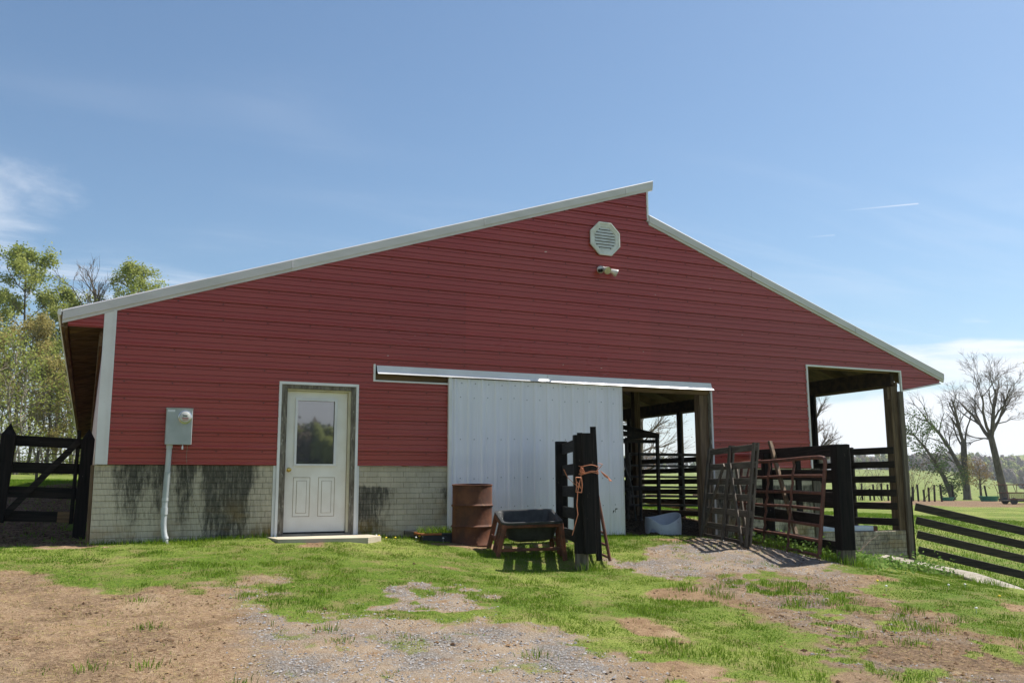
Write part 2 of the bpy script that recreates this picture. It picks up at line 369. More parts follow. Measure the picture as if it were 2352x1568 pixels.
# ------------------------------------------------------------------ mesh helpers
class MB:
    def __init__(s):
        s.v = []; s.f = []; s.mi = []; s.cur = 0

    def add(s, vs, fs):
        o = len(s.v)
        s.v.extend([tuple(q) for q in vs])
        s.f.extend([tuple(o + i for i in f) for f in fs])
        s.mi.extend([s.cur] * len(fs))
        return s

    def box(s, x0, x1, y0, y1, z0, z1):
        return s.add([(x0, y0, z0), (x1, y0, z0), (x1, y1, z0), (x0, y1, z0), (x0, y0, z1), (x1, y0, z1), (x1, y1, z1), (x0, y1, z1)],
                     [(0, 3, 2, 1), (4, 5, 6, 7), (0, 1, 5, 4), (1, 2, 6, 5), (2, 3, 7, 6), (3, 0, 4, 7)])

    def bar(s, p0, p1, w, h, up=(0, 0, 1), ch=0.005, point=0.0, jit=0.0):
        """timber from p0 to p1, w across, h along 'up', chamfered edges; point = pyramid length at the p1 end"""
        p0, p1 = Vector(p0), Vector(p1)
        d = (p1 - p0).normalized()
        up = Vector(up)
        if abs(d.dot(up.normalized())) > 0.97:
            up = Vector((0, 1, 0))
        sd = d.cross(up).normalized()
        u2 = sd.cross(d).normalized()
        a, b = w / 2, h / 2
        c = min(ch, a * 0.6, b * 0.6)
        prof = [(-a + c, -b), (a - c, -b), (a, -b + c), (a, b - c), (a - c, b), (-a + c, b), (-a, b - c), (-a, -b + c)]
        ring = lambda P, k=1.0: [P + sd * (x * k) + u2 * (y * k) for x, y in prof]
        vs = ring(p0)
        if point:
            vs += ring(p1 - d * point) + [p1]
            fs = [(i, (i + 1) % 8, 8 + (i + 1) % 8, 8 + i) for i in range(8)] + [(8 + i, 8 + (i + 1) % 8, 16) for i in range(8)]
            fs.append(tuple(range(7, -1, -1)))
        else:
            vs += ring(p1)
            fs = [(i, (i + 1) % 8, 8 + (i + 1) % 8, 8 + i) for i in range(8)]
            fs += [tuple(range(7, -1, -1)), tuple(range(8, 16))]
        return s.add(vs, fs)

    def tube(s, pts, r, n=8, caps=True, r1=None):
        pts = [Vector(q) for q in pts]
        m_ = len(pts)
        rs = r if isinstance(r, (list, tuple)) else [r + ((r1 if r1 is not None else r) - r) * i / max(1, m_ - 1) for i in range(m_)]
        vs = []
        prev = None
        for i, q in enumerate(pts):
            d = (pts[min(i + 1, m_ - 1)] - pts[max(i - 1, 0)]).normalized()
            if prev is None:
                a = Vector((0, 0, 1)) if abs(d.z) < 0.9 else Vector((1, 0, 0))
                sd = d.cross(a).normalized()
            else:
                sd = (prev - d * prev.dot(d)).normalized()
            prev = sd
            u2 = sd.cross(d)
            for k in range(n):
                an = 2 * math.pi * k / n
                vs.append(q + sd * math.cos(an) * rs[i] + u2 * math.sin(an) * rs[i])
        fs = []
        for i in range(m_ - 1):
            for k in range(n):
                a, b = i * n + k, i * n + (k + 1) % n
                fs.append((a, a + n, b + n, b))
        if caps:
            fs.append(tuple(range(n)))
            fs.append(tuple(range(m_ * n - 1, (m_ - 1) * n - 1, -1)))
        return s.add(vs, fs)

    def lathe(s, prof, c, n=32, axis=None, closed=False):
        """prof: (radius, height) pairs about +Z (or axis) at c"""
        c = Vector(c)
        R_ = Vector(axis or (0, 0, 1)).to_track_quat('Z', 'Y').to_matrix()
        vs = []
        for r, h in prof:
            for k in range(n):
                an = 2 * math.pi * k / n
                vs.append(c + R_ @ Vector((r * math.cos(an), r * math.sin(an), h)))
        fs = []
        for i in range(len(prof) - 1):
            for k in range(n):
                a, b = i * n + k, i * n + (k + 1) % n
                fs.append((a, b, b + n, a + n))
        return s.add(vs, fs)

    def prism(s, poly, p0, p1, rev=False):
        """poly of 3d points swept from offset p0 to p1"""
        p0, p1 = Vector(p0), Vector(p1)
        n = len(poly)
        vs = [Vector(q) + p0 for q in poly] + [Vector(q) + p1 for q in poly]
        fs = [(i, (i + 1) % n, n + (i + 1) % n, n + i) for i in range(n)] + [tuple(range(n - 1, -1, -1)), tuple(range(n, 2 * n))]
        if rev:
            fs = [tuple(reversed(f)) for f in fs]
        return s.add(vs, fs)

    def build(s, name, mats, parent=None, smooth=False, fix=True):
        me = bpy.data.meshes.new(name)
        me.from_pydata(s.v, [], s.f)
        for mm in (mats if isinstance(mats, (list, tuple)) else [mats]):
            me.materials.append(MATS[mm])
        if isinstance(mats, (list, tuple)) and len(mats) > 1:
            me.polygons.foreach_set('material_index', s.mi)
        if fix:
            bm = bmesh.new(); bm.from_mesh(me)
            bmesh.ops.recalc_face_normals(bm, faces=bm.faces)
            bm.to_mesh(me); bm.free()
        if smooth:
            me.polygons.foreach_set('use_smooth', [True] * len(me.polygons))
            try:
                me.set_sharp_from_angle(angle=rad(40))
            except Exception:
                pass
        me.update()
        return link(name, me, parent)


def link(name, me, parent=None):
    o = bpy.data.objects.new(name, me)
    col.objects.link(o)
    if parent is not None:
        o.parent = parent
    return o


def thing(name, label, cat, loc=(0, 0, 0), group=None):
    o = bpy.data.objects.new(name, None)
    o.empty_display_size = 0.2
    col.objects.link(o)
    o.location = loc
    o['label'] = label; o['category'] = cat
    if group:
        o['group'] = group
    return o


def tag(o, label, cat, group=None):
    o['label'] = label; o['category'] = cat
    if group:
        o['group'] = group
    return o


def part(mb, name, mats, parent, smooth=False, **kw):
    """mesh in world coordinates, linked under its thing (or a part of it)"""
    o = mb.build(name, mats, None, smooth, **kw)
    o.parent = parent
    off = Vector((0, 0, 0))
    q = parent
    while q is not None:
        off += Vector(q.location)
        q = q.parent
    o.location = -off
    return o


def np_mesh(name, V, Fq, mats, tint=None, mi=None):
    """fast mesh from numpy verts and a list of face arrays (tris or quads)"""
    me = bpy.data.meshes.new(name)
    V = np.asarray(V, np.float32)
    me.vertices.add(len(V)); me.vertices.foreach_set('co', V.ravel())
    Fs = [np.asarray(q, np.int32) for q in Fq if len(q)]
    nl = sum(q.size for q in Fs)
    me.loops.add(nl); me.loops.foreach_set('vertex_index', np.concatenate([q.ravel() for q in Fs]))
    cnt = np.concatenate([np.full(len(q), q.shape[1], np.int32) for q in Fs])
    st = np.concatenate([[0], np.cumsum(cnt)[:-1]]).astype(np.int32)
    me.polygons.add(len(cnt)); me.polygons.foreach_set('loop_start', st)
    try:
        me.polygons.foreach_set('loop_total', cnt)
    except Exception:
        pass
    for mm in (mats if isinstance(mats, (list, tuple)) else [mats]):
        me.materials.append(MATS[mm])
    if mi is not None:
        me.polygons.foreach_set('material_index', np.asarray(mi, np.int32))
    me.update(calc_edges=True)
    if tint is not None:
        a = me.attributes.new('tint', 'FLOAT', 'POINT')
        a.data.foreach_set('value', np.asarray(tint, np.float32))
    return me


# ------------------------------------------------------------------ noise
def vnoise(x, y, seed=0):
    x = np.asarray(x, float); y = np.asarray(y, float)
    xi = np.floor(x).astype(np.int64); yi = np.floor(y).astype(np.int64)
    fx = x - xi; fy = y - yi
    fx = fx * fx * (3 - 2 * fx); fy = fy * fy * (3 - 2 * fy)

    def h(a, b):
        n = (a * 374761393 + b * 668265263 + seed * 982451653) & 0xFFFFFFFF
        n = ((n ^ (n >> 13)) * 1274126177) & 0xFFFFFFFF
        n = n ^ (n >> 16)
        return (n & 0xFFFF) / 65535.0
    return (h(xi, yi) * (1 - fx) + h(xi + 1, yi) * fx) * (1 - fy) + (h(xi, yi + 1) * (1 - fx) + h(xi + 1, yi + 1) * fx) * fy


def fbm(x, y, seed=0, oct=4):
    s = 0; a = 0.5; tot = 0
    for i in range(oct):
        s = s + a * vnoise(x * 2 ** i + 17.3 * i, y * 2 ** i - 9.1 * i, seed + i); tot += a; a *= 0.5
    return s / tot


# ------------------------------------------------------------------ terrain
GX = [-30, -6, 0, 3, 5.5, 9, 11.5, 13, 14.5, 17, 22, 40, 100]
GT = {
    -20: [-1.9, -2.1, -2.2, -2.2, -2.2, -2.3, -2.4, -2.4, -2.5, -2.6, -2.7, -3, -3.2],
    -13: [-1.6, -1.8, -1.9, -1.9, -1.92, -2.0, -2.15, -2.25, -2.35, -2.5, -2.6, -2.8, -3],
    -8: [-1.3, -1.45, -1.58, -1.62, -1.66, -1.72, -1.95, -2.05, -2.15, -2.3, -2.45, -2.7, -3],
    -5: [-1.15, -1.28, -1.38, -1.4, -1.5, -1.50, -1.75, -2.05, -2.3, -2.7, -2.85, -2.6, -3],
    -2.6: [-1.1, -1.15, -1.2, -1.2, -1.36, -1.25, -1.62, -1.86, -2.1, -2.6, -2.8, -2.6, -3],
    -1: [-1.08, -1.07, -1.07, -1.04, -1.18, -1.15, -1.45, -1.72, -1.92, -2.45, -2.7, -2.6, -3],
    0: [-1.04, -1.04, -1.03, -1.0, -1.11, -1.13, -1.36, -1.64, -1.77, -2.35, -2.6, -2.6, -3],
    3: [-0.92, -0.93, -0.96, -1.05, -1.0, -1.0, -1.1, -1.25, -1.5, -2.15, -2.5, -2.6, -3],
    8: [-.60, -.62, -.66, -.9, -.88, -.88, -.9, -.93, -1.1, -1.35, -1.8, -2.3, -2.6],
    15: [-.30, -.31, -.33, -.85, -.85, -.85, -.88, -.9, -.95, -1.02, -1.3, -2.1, -2.4],
    30: [.02, .02, .0, -.6, -.8, -.8, -.8, -.8, -.9, -.95, -1.0, -1.8, -2.3],
    60: [.65, .65, .6, .1, -.5, -.7, -.7, -.7, -.7, -.8, -.9, -1.3, -2.25],
    90: [1.15, 1.15, 1.1, .6, .1, -.3, -.6, -.7, -.7, -.8, -.9, -1.4, -2.25],
    140: [1.9, 1.9, 1.8, 1.4, .9, .3, -.3, -.6, -.7, -.9, -1.2, -1.8, -2.6]}
GY = sorted(GT)
GA = np.array([GT[k] for k in GY])

# far hills: height (m) of the open field's upper edge at 800 m, by bearing along the picture
HB = np.array([-180, -60, -25, -10, 0, 10, 20, 30, 38, 42, 46, 50, 54, 57, 60, 66, 90, 120, 150, 165, 172, 178, 180.0])
HZ = np.array([34, 20, 20, 18, 16, 15, 13, 13.5, 13, 12, 12.5, 10.5, -1.5, -8, -9, -9, -6, 0, 20, 30, 32, 34, 34.0])


def gz(x, y):
    x = np.asarray(x, float); y = np.asarray(y, float)
    xi = np.clip(np.interp(x, GX, np.arange(len(GX))), 0, len(GX) - 1.0001)
    yi = np.clip(np.interp(y, GY, np.arange(len(GY))), 0, len(GY) - 1.0001)
    a = xi.astype(int); b = yi.astype(int); fx = xi - a; fy = yi - b
    z = (GA[b, a] * (1 - fx) + GA[b, a + 1] * fx) * (1 - fy) + (GA[b + 1, a] * (1 - fx) + GA[b + 1, a + 1] * fx) * fy
    dx = x - CAM.x; dy = y - CAM.y
    d = np.hypot(dx, dy)
    bear = np.degrees(np.arctan2(dx, dy))         # 0 = +Y, 90 = +X
    hz_ = np.interp(bear, HB, HZ)
    val = np.interp(bear, [-180, -25, 5, 30, 45, 60, 90, 150, 180], [-6, 2, 1, -3, -8, -12, -12, -8, -6])
    far = np.where(d < 260, val, val + (hz_ - val) * np.clip((d - 260) / 540, 0, 1) ** 1.0)
    far = np.where(d > 800, hz_ + (d - 800) * np.interp(bear, [44, 52, 56, 76, 90], [-0.012, 0.05, 0.085, 0.085, -0.012]), far)
    k = np.clip((d - 128) / 110, 0, 1); k = k * k * (3 - 2 * k)
    z = z * (1 - k) + far * k
    z = z + (fbm(x * 1.1, y * 1.1, 3, 3) - 0.5) * 0.05 * (np.abs(x) < 60)
    return z


def g1(x, y):
    return float(gz(x, y))


def seg_dist(px, py, poly):
    """signed distance to polygon (negative inside)"""
    P = np.array(poly); n = len(P)
    d = np.full(px.shape, 1e9); ins = np.zeros(px.shape, bool)
    for i in range(n):
        a = P[i]; b = P[(i + 1) % n]
        ab = b - a
        tt = np.clip(((px - a[0]) * ab[0] + (py - a[1]) * ab[1]) / (ab @ ab + 1e-9), 0, 1)
        d = np.minimum(d, np.hypot(px - a[0] - tt * ab[0], py - a[1] - tt * ab[1]))
        c1 = (a[1] > py) != (b[1] > py)
        xx = a[0] + (py - a[1]) * (b[0] - a[0]) / (b[1] - a[1] + 1e-12)
        ins ^= c1 & (px < xx)
    return np.where(ins, -d, d)


P_DIRT = [(-9, -2.2), (-3, -1.7), (-0.84, -2.06), (-0.18, -2.49), (0.48, -3.44), (0.88, -3.42), (1.5, -2.93), (1.63, -3.23), (1.45, -4.76), (1.30, -5.59), (1.45, -6.35), (1.41, -7.17), (1.2, -16), (-9, -16)]
P_GRAV1 = [(1.5, -3.3), (1.45, -4.6), (1.5, -5.3), (1.93, -5.45), (2.16, -5.05), (2.4, -5.65), (3.01, -5.30), (3.2, -6.0), (3.45, -6.5), (3.35, -7.4), (3.3, -9), (3.3, -16), (0.2, -16), (0.65, -6.95), (1.0, -5.99), (1.2, -4.9)]
P_GRAV2 = [(3.0, -4.0), (3.33, -3.97), (3.6, -4.46), (3.2, -5.0), (2.7, -5.09), (2.5, -4.92)]
P_GRAV3 = [(6.3, -2.6), (8.1, -1.13), (9.77, -0.12), (9.9, -1.81), (9.3, -3.42), (8.4, -4.15), (7.2, -3.95), (6.3, -3.7)]
P_BROWN = [(6.6, -3.8), (8.6, -3.98), (8.2, -5.1), (7.8, -6.08), (7.4, -7.01), (7.1, -8.4), (7.3, -12), (5.6, -12), (5.1, -8.6), (5.35, -7.28), (5.75, -6.06), (6.0, -5.0)]
P_BROWN2 = [(3.0, -6.8), (3.9, -6.9), (4.3, -7.4), (4.2, -8.8), (2.9, -8.8)]
P_YARD = [(-30, 0.5), (-0.06, 0.1), (-0.06, 31), (-2.0, 15.0), (-30, 14)]
P_MUD = [(-1.0, 0.9), (-0.06, 1.2), (-0.10, -0.48), (-0.9, -0.25)]
P_BARN = [(0.0, 0.0), (14.6, 0.0), (14.6, 30), (0.0, 30)]
P_SOIL = [(58, 31), (64, 30), (88, 52), (84, 60), (72, 54), (62, 46), (56, 40)]
P_EDGE = [(0, 0), (9.5, 0), (9.8, -0.2), (4.0, -0.14), (0, -0.12)]


def masks(x, y):
    """returns grass, gravel, litter (dark mulch / bedding) and straw amounts 0..1"""
    wx = (fbm(x * 1.3, y * 1.3, 21) - 0.5) * 1.2 + (fbm(x * 5, y * 5, 22) - 0.5) * 0.7
    wy = (fbm(x * 1.3, y * 1.3, 31) - 0.5) * 1.2 + (fbm(x * 5, y * 5, 32) - 0.5) * 0.7
    X = x + wx; Y = y + wy

    def ins(p, soft=0.22, grow=0.0):
        return np.clip(0.5 - (seg_dist(X, Y, p) - grow) / (2 * soft), 0, 1)
    dirt = ins(P_DIRT, 0.5); gr1 = ins(P_GRAV1, 0.3); gr2 = ins(P_GRAV2, 0.15); gr3 = ins(P_GRAV3, 0.25)
    br = ins(P_BROWN, 0.45); br2 = ins(P_BROWN2, 0.4)
    yard = ins(P_YARD, 0.25)
    mud = ins(P_MUD, 0.12)
    barn = np.clip(0.5 - seg_dist(x, y, P_BARN) / 0.1, 0, 1)
    soil = np.clip(0.5 - seg_dist(x + (fbm(x * .2, y * .2, 5) - .5) * 8, y + (fbm(x * .2, y * .2, 6) - .5) * 8, P_SOIL) / 2.5, 0, 1)
    tuft = fbm(x * 3.2, y * 3.2, 41, 3); tuft2 = fbm(x * 7.5, y * 7.5, 43, 2)
    tt = np.clip((tuft * 0.6 + tuft2 * 0.4 - 0.50) * 9, 0, 1)
    bare = np.clip((fbm(x * 1.1, y * 1.1, 51, 5) - 0.60) * 5, 0, 0.75)
    grass = np.ones_like(x)
    grass = np.minimum(grass, 1 - dirt * (1 - 0.35 * tt * (fbm(x * .8, y * .8, 61) > 0.52)))
    grass = np.minimum(grass, 1 - gr1 * (1 - 0.50 * tt * (fbm(x * .9, y * .9, 62) > 0.50)))
    grass = np.minimum(grass, 1 - gr2 * 0.95)
    grass = np.minimum(grass, 1 - gr3 * (1 - 0.45 * tt))
    grass = np.minimum(grass, 1 - br * (1 - 0.95 * tt))
    grass = np.minimum(grass, 1 - br2 * (1 - 0.7 * tt))
    grass = np.minimum(grass, 1 - 0.85 * yard)
    grass = np.minimum(grass, 1 - mud)
    grass = np.minimum(grass, 1 - barn)
    grass = np.minimum(grass, 1 - soil)
    grass = grass * (1 - bare * (np.abs(x) < 14) * (y < 1) * (y > -20))
    gravel = np.clip(np.maximum.reduce([gr1 * (0.55 + 0.9 * fbm(x * 1.2, y * 1.2, 71)), gr2, gr3 * 0.85, br * 0.35 * (fbm(x * 1.5, y * 1.5, 72) > 0.5)]), 0, 1)
    gravel = gravel * (1 - dirt * np.clip((1.25 - x) * 2.2, 0, 1))
    litter = np.clip(np.maximum.reduce([yard, barn, br * 0.75, soil * 0.7, dirt * 0.45 * (fbm(x * 1.6, y * 1.6, 73) > 0.52) * (x < 0.6)]), 0, 1)
    straw = np.clip(np.maximum.reduce([dirt, br * 0.6, mud * 0.6, br2 * 0.4]), 0, 1)
    return grass, gravel, litter, straw


def axis_lines(segs):
    o = []
    for a, b, st in segs:
        o += list(np.arange(a, b, st))
    return o


gx = axis_lines([(-3.2, 14.8, 0.075)])
q, st = 14.8, 0.09
while q < 1180:
    gx.append(q); q += st; st *= 1.12 if st < 2 else 1.07
q, st = -3.2, 0.09
neg = []
while q > -1080:
    q -= st; neg.append(q); st *= 1.12 if st < 2 else 1.07
gx = np.array(neg[::-1] + gx)
gy = axis_lines([(-9.0, 1.2, 0.075)])
q, st = 1.2, 0.09
while q < 1180:
    gy.append(q); q += st; st *= 1.08 if st < 2 else 1.06
q, st = -9.0, 0.12
neg = []
while q > -1080:
    q -= st; neg.append(q); st *= 1.18
gy = np.array(neg[::-1] + gy)
XX, YY = np.meshgrid(gx, gy)
ZZ = gz(XX, YY)
gr, gv, lt, sw = masks(XX.ravel(), YY.ravel())
near = (np.abs(XX) < 25) & (YY > -14) & (YY < 25)
ZZ = ZZ + near * ((fbm(XX * 6, YY * 6, 81, 3) - 0.5) * 0.03 + (1 - gr.reshape(XX.shape)) * (fbm(XX * 13, YY * 13, 83, 2) - 0.5) * 0.022)
nx, ny = len(gx), len(gy)
idx = np.arange(nx * ny).reshape(ny, nx)
quads = np.stack([idx[:-1, :-1].ravel(), idx[:-1, 1:].ravel(), idx[1:, 1:].ravel(), idx[1:, :-1].ravel()], 1)

mt = bpy.data.materials.new('ground_mix'); mt.use_nodes = True
t = NT(mt.node_tree)
pos = t.n('ShaderNodeNewGeometry').outputs['Position']
at = lambda nm: t.n('ShaderNodeAttribute', attribute_name=nm, attribute_type='GEOMETRY').outputs['Fac']
A_g, A_v, A_l, A_s = at('grass'), at('gravel'), at('litter'), at('straw')
fine = t.noise(pos, 34, 5, 0.7)
mid = t.noise(pos, 5.5, 5, 0.6)
big = t.noise(pos, 0.35, 4, 0.6)
vor = t.n('ShaderNodeTexVoronoi', {'Vector': pos, 'Scale': 55.0})
soilc = t.mix(t.mapr(mid, 0.35, 0.65), (0.255, 0.172, 0.100), (0.180, 0.112, 0.064))
soilc = t.mix(t.math('MULTIPLY', t.mapr(fine, 0.52, 0.72), 0.55), soilc, (0.44, 0.33, 0.20))
strawc = t.mix(t.mapr(fine, 0.40, 0.62), (0.175, 0.112, 0.068), (0.295, 0.212, 0.135))
c = t.mix(t.math('MULTIPLY', A_s, t.mapr(mid, 0.30, 0.55)), soilc, strawc)
c = t.mix(t.math('MULTIPLY', t.mapr(t.noise(t.scaled(pos, (1.7, 1.0, 1), (3, 1, 0)), 1.0, 6, 0.62), 0.52, 0.72), 0.55), c, (0.39, 0.300, 0.200))
c = t.mix(t.math('MULTIPLY', t.mapr(t.noise(t.scaled(pos, (2.2, 2.2, 1), (8, 5, 0)), 1.0, 7, 0.7), 0.52, 0.68), 0.65), c, (0.125, 0.078, 0.046))
litc = t.mix(t.mapr(fine, 0.42, 0.66), (0.055, 0.036, 0.024), (0.20, 0.135, 0.085))
c = t.mix(t.math('MULTIPLY', A_l, t.mapr(t.noise(pos, 9, 4, 0.6), 0.28, 0.55)), c, litc)
gravc = t.mix(vor.outputs['Color'], (0.135, 0.130, 0.128), (0.32, 0.30, 0.28))
gravc = t.mix(t.mapr(vor.outputs['Distance'], 0.35, 0.62), gravc, (0.13, 0.115, 0.10))
gravc = t.mix(t.math('MULTIPLY', t.mapr(t.noise(pos, 1.4, 5), 0.36, 0.62), 0.75), gravc, (0.31, 0.235, 0.16))
c = t.mix(t.math('MULTIPLY', A_v, t.mapr(t.noise(pos, 7, 5, 0.65), 0.25, 0.55)), c, gravc)
grc = t.mix(t.mapr(fine, 0.35, 0.68), (0.055, 0.102, 0.011), (0.130, 0.180, 0.026))
grc = t.mix(t.mapr(big, 0.42, 0.62), grc, t.mix(t.mapr(fine, 0.4, 0.65), (0.12, 0.155, 0.028), (0.24, 0.275, 0.065)))
grc = t.mix(t.math('MULTIPLY', t.mapr(t.noise(pos, 3.0, 6, 0.7), 0.45, 0.66), 0.65), grc, (0.190, 0.150, 0.070))
c = t.mix(t.mapr(t.math('ADD', A_g, t.math('MULTIPLY_ADD', fine, 0.5, -0.25)), 0.35, 0.62), c, grc)
farn = t.noise(t.scaled(pos, (0.010, 0.010, 0.01)), 1.0, 3)
p = t.n('ShaderNodeBsdfPrincipled', {'Base Color': c, 'Roughness': 0.95})
p.inputs['Specular IOR Level'].default_value = 0.1
hh = t.math('ADD', t.math('MULTIPLY', fine, 0.8), t.math('MULTIPLY', t.noise(pos, 90, 3, 0.6), 0.5))
t.set(p.inputs['Normal'], t.n('ShaderNodeBump', {'Strength': 0.9, 'Distance': 0.03, 'Height': hh}))
t.n('ShaderNodeOutputMaterial', {'Surface': p})
MATS['ground_mix'] = mt

me = np_mesh('ground', np.stack([XX.ravel(), YY.ravel(), ZZ.ravel()], 1), [quads], 'ground_mix')
for nm, a in (('grass', gr), ('gravel', gv), ('litter', lt), ('straw', sw)):
    at_ = me.attributes.new(nm, 'FLOAT', 'POINT'); at_.data.foreach_set('value', a.astype(np.float32))
me.polygons.foreach_set('use_smooth', np.ones(len(me.polygons), bool))
ground = link('ground', me)
ground['kind'] = 'structure'

# ================================================================== BARN
PK = 8.66                       # where the two roofs step
def roof_l(x): return 2.169 + 0.3303 * x          # top of left roof
def roof_r(x): return 4.43 - 0.3520 * (x - PK)    # top of right roof
LEN = 30.0
barn = thing('barn', 'long red metal-sided barn with stepped roofline and white rake trim', 'barn', (7.2, 0, -1.1))

# --- siding: horizontal ribbed steel, one object per sheet
RIB = 0.2286
def sheet_profile(z0, z1):
    """(z, out) pairs over one sheet height; major rib each 0.2286, two small grooves between; recesses shaped to read as dark lines"""
    pr = []
    k = math.floor(z0 / RIB) - 1
    while k * RIB < z1 + RIB:
        c = k * RIB + 0.006
        pr += [(c - 0.039, 0), (c - 0.036, -0.018), (c - 0.020, -0.018), (c - 0.018, 0.015), (c + 0.012, 0.015), (c + 0.028, 0)]  # groove under the rib is invented, shaped to hold a dark shade line
        for q in (1, 2):
            e = c + RIB * q / 3
            pr += [(e - 0.0075, 0), (e - 0.0055, -0.013), (e + 0.0045, -0.013), (e + 0.0065, 0)]  # recessed instead of raised, so each gives a thin shade line
        k += 1
    pr = sorted(pr)
    zs = [p_[0] for p_ in pr]; os_ = [p_[1] for p_ in pr]
    inner = [(z, o_) for z, o_ in pr if z0 + 1e-4 < z < z1 - 1e-4]
    return [(z0, float(np.interp(z0, zs, os_)))] + inner + [(z1, float(np.interp(z1, zs, os_)))]


HOLES = [(2.37, 3.46, -1, 1.186), (3.74, 9.88, 1.25, 1.49), (4.95, 9.88, -1, 1.3), (12.14, 14.535, -1, 1.905)]
def spans(z):
    """x intervals of the gable covered with siding at height z"""
    # silhouette
    xl = 0.13 if z < 1.93 + 0.0 else max(0.13, (z + 0.14 - 2.169) / 0.3303)
    xr1 = PK + 0.0
    if z < 4.33:
        xr = PK + (4.43 - 0.13 - z) / 0.3520
        xr = min(xr, 15.66)
        if z < 1.54:
            xr = 14.535
        elif z < 1.735:
            xr = 14.55 + (z - 1.54) / (1.735 - 1.54) * 1.09
    else:
        xr = xr1
    if xr <= xl:
        return []
    iv = [(xl, xr)]
    for a, b, c0, c1 in HOLES:
        if c0 < z < c1:
            nv = []
            for p_, q_ in iv:
                if b <= p_ or a >= q_:
                    nv.append((p_, q_)); continue
                if a > p_: nv.append((p_, a))
                if b < q_: nv.append((b, q_))
            iv = nv
    return iv


def cut(iv, lo, hi):
    r = []
    for p_, q_ in iv:
        a, b = max(p_, lo), min(q_, hi)
        if b - a > 1e-4:
            r.append((a, b))
    return r


breaks = sorted({1.186, 1.49, 1.25, 1.3, 1.905, 1.54, 1.735, 4.30, 4.33})
for r_ in range(6):
    z0, z1 = r_ * 4 * RIB, min((r_ + 1) * 4 * RIB, 4.92)
    pr = sheet_profile(z0, z1)
    zs = [p_[0] for p_ in pr]; os_ = [p_[1] for p_ in pr]
    extra = [b for b in breaks if z0 < b < z1]
    allz = sorted(set(zs + extra))
    for ci, (c0, c1) in enumerate(((0.0, 2.9), (2.9, 5.20), (5.20, PK), (PK, 13.3), (13.3, 16.0)) if r_ < 2 else ((0.0, 5.20), (5.20, PK), (PK, 16.0))):
        mb = MB()
        dy = -0.0015 * ((ci + r_) % 2)
        for a, b in zip(allz[:-1], allz[1:]):
            if b - a < 1e-5:
                continue
            oa, ob = float(np.interp(a, zs, os_)), float(np.interp(b, zs, os_))
            A_, B_ = cut(spans(a + 1e-5), c0, c1), cut(spans(b - 1e-5), c0, c1)
            if len(A_) != len(B_):
                B_ = A_ if len(A_) < len(B_) else B_
                A_ = A_[:len(B_)]; B_ = B_[:len(A_)]
            for (p0, q0), (p1, q1) in zip(A_, B_):
                ya, yb = -0.022 - oa + dy, -0.022 - ob + dy
                mb.add([(p0, ya, a), (q0, ya, a), (q1, yb, b), (p1, yb, b)], [(0, 1, 2, 3)])
        if mb.f:
            part(mb, 'siding_sheet', 'red_steel', barn, fix=False)
# red return over the left eave, two shallow courses
mb = MB()
pr = sheet_profile(1.80, 2.10)
zs = [p_[0] for p_ in pr]; os_ = [p_[1] for p_ in pr]
for (a, oa), (b, ob) in zip(pr[:-1], pr[1:]):
    xa, xb = max(-0.43, (a + 0.14 - 2.169) / 0.3303), max(-0.43, (b + 0.14 - 2.169) / 0.3303)
    if xa > 0.0: break
    mb.add([(xa, -0.022 - oa, a), (0.0, -0.022 - oa, a), (0.0, -0.022 - ob, b), (min(xb, 0.0), -0.022 - ob, b)], [(0, 1, 2, 3)])
part(mb, 'siding_sheet', 'red_steel', barn, fix=False)
# sheathing behind the siding (dark inside face)
mb = MB()
for (x0, x1, z0, z1) in [(0.02, 2.37, 0, 1.186), (3.46, 4.95, 0, 1.186), (9.88, 12.14, 0, 1.3), (0.02, 3.74, 1.186, 1.6), (3.74, 9.88, 1.49, 1.6), (9.88, 12.14, 1.3, 1.905), (3.46, 3.74, 1.186, 1.25)]:
    mb.box(x0, x1, 0.0, 0.03, z0, z1)
mb.add([(0.02, 0.0, 1.6), (9.88, 0.0, 1.6), (9.88, 0.0, 1.905), (0.02, 0.0, 1.905), (0.02, 0.03, 1.6), (9.88, 0.03, 1.6), (9.88, 0.03, 1.905), (0.02, 0.03, 1.905)],
       [(0, 1, 2, 3), (7, 6, 5, 4), (0, 4, 5, 1), (2, 6, 7, 3), (1, 5, 6, 2), (0, 3, 7, 4)])
poly = [(0.02, 0, 1.906), (14.54, 0, 1.906), (14.54, 0, 2.2), (PK, 0, 4.26), (PK, 0, 4.86), (0.02, 0, 2.02)]
mb.prism(poly, (0, 0, 0), (0, 0.03, 0))
part(mb, 'wall_backing', 'brown_wood_h', barn)

# screws: in the flats beside each major rib
mb = MB()
def screw(mb, x, y, z, r=0.0105):
    n = 6
    vs = [(x + r * math.cos(k * math.pi / 3), y, z + r * math.sin(k * math.pi / 3)) for k in range(n)] + [(x + r * math.cos(k * math.pi / 3), y - 0.006, z + r * math.sin(k * math.pi / 3)) for k in range(n)]
    mb.add(vs, [tuple(range(6, 12))] + [(i, (i + 1) % n, n + (i + 1) % n, n + i) for i in range(n)])
for k in range(1, 22):
    z = k * RIB - 0.045
    for j in range(27):
        x = 0.30 + j * 0.61 + 0.012 * math.sin(k * 3.3 + j)
        for a, b in spans(z):
            if a + 0.05 < x < b - 0.05:
                screw(mb, x, -0.0235, z)
o = part(mb, 'siding_screws', 'screw_dark', barn)
o['kind'] = 'stuff'

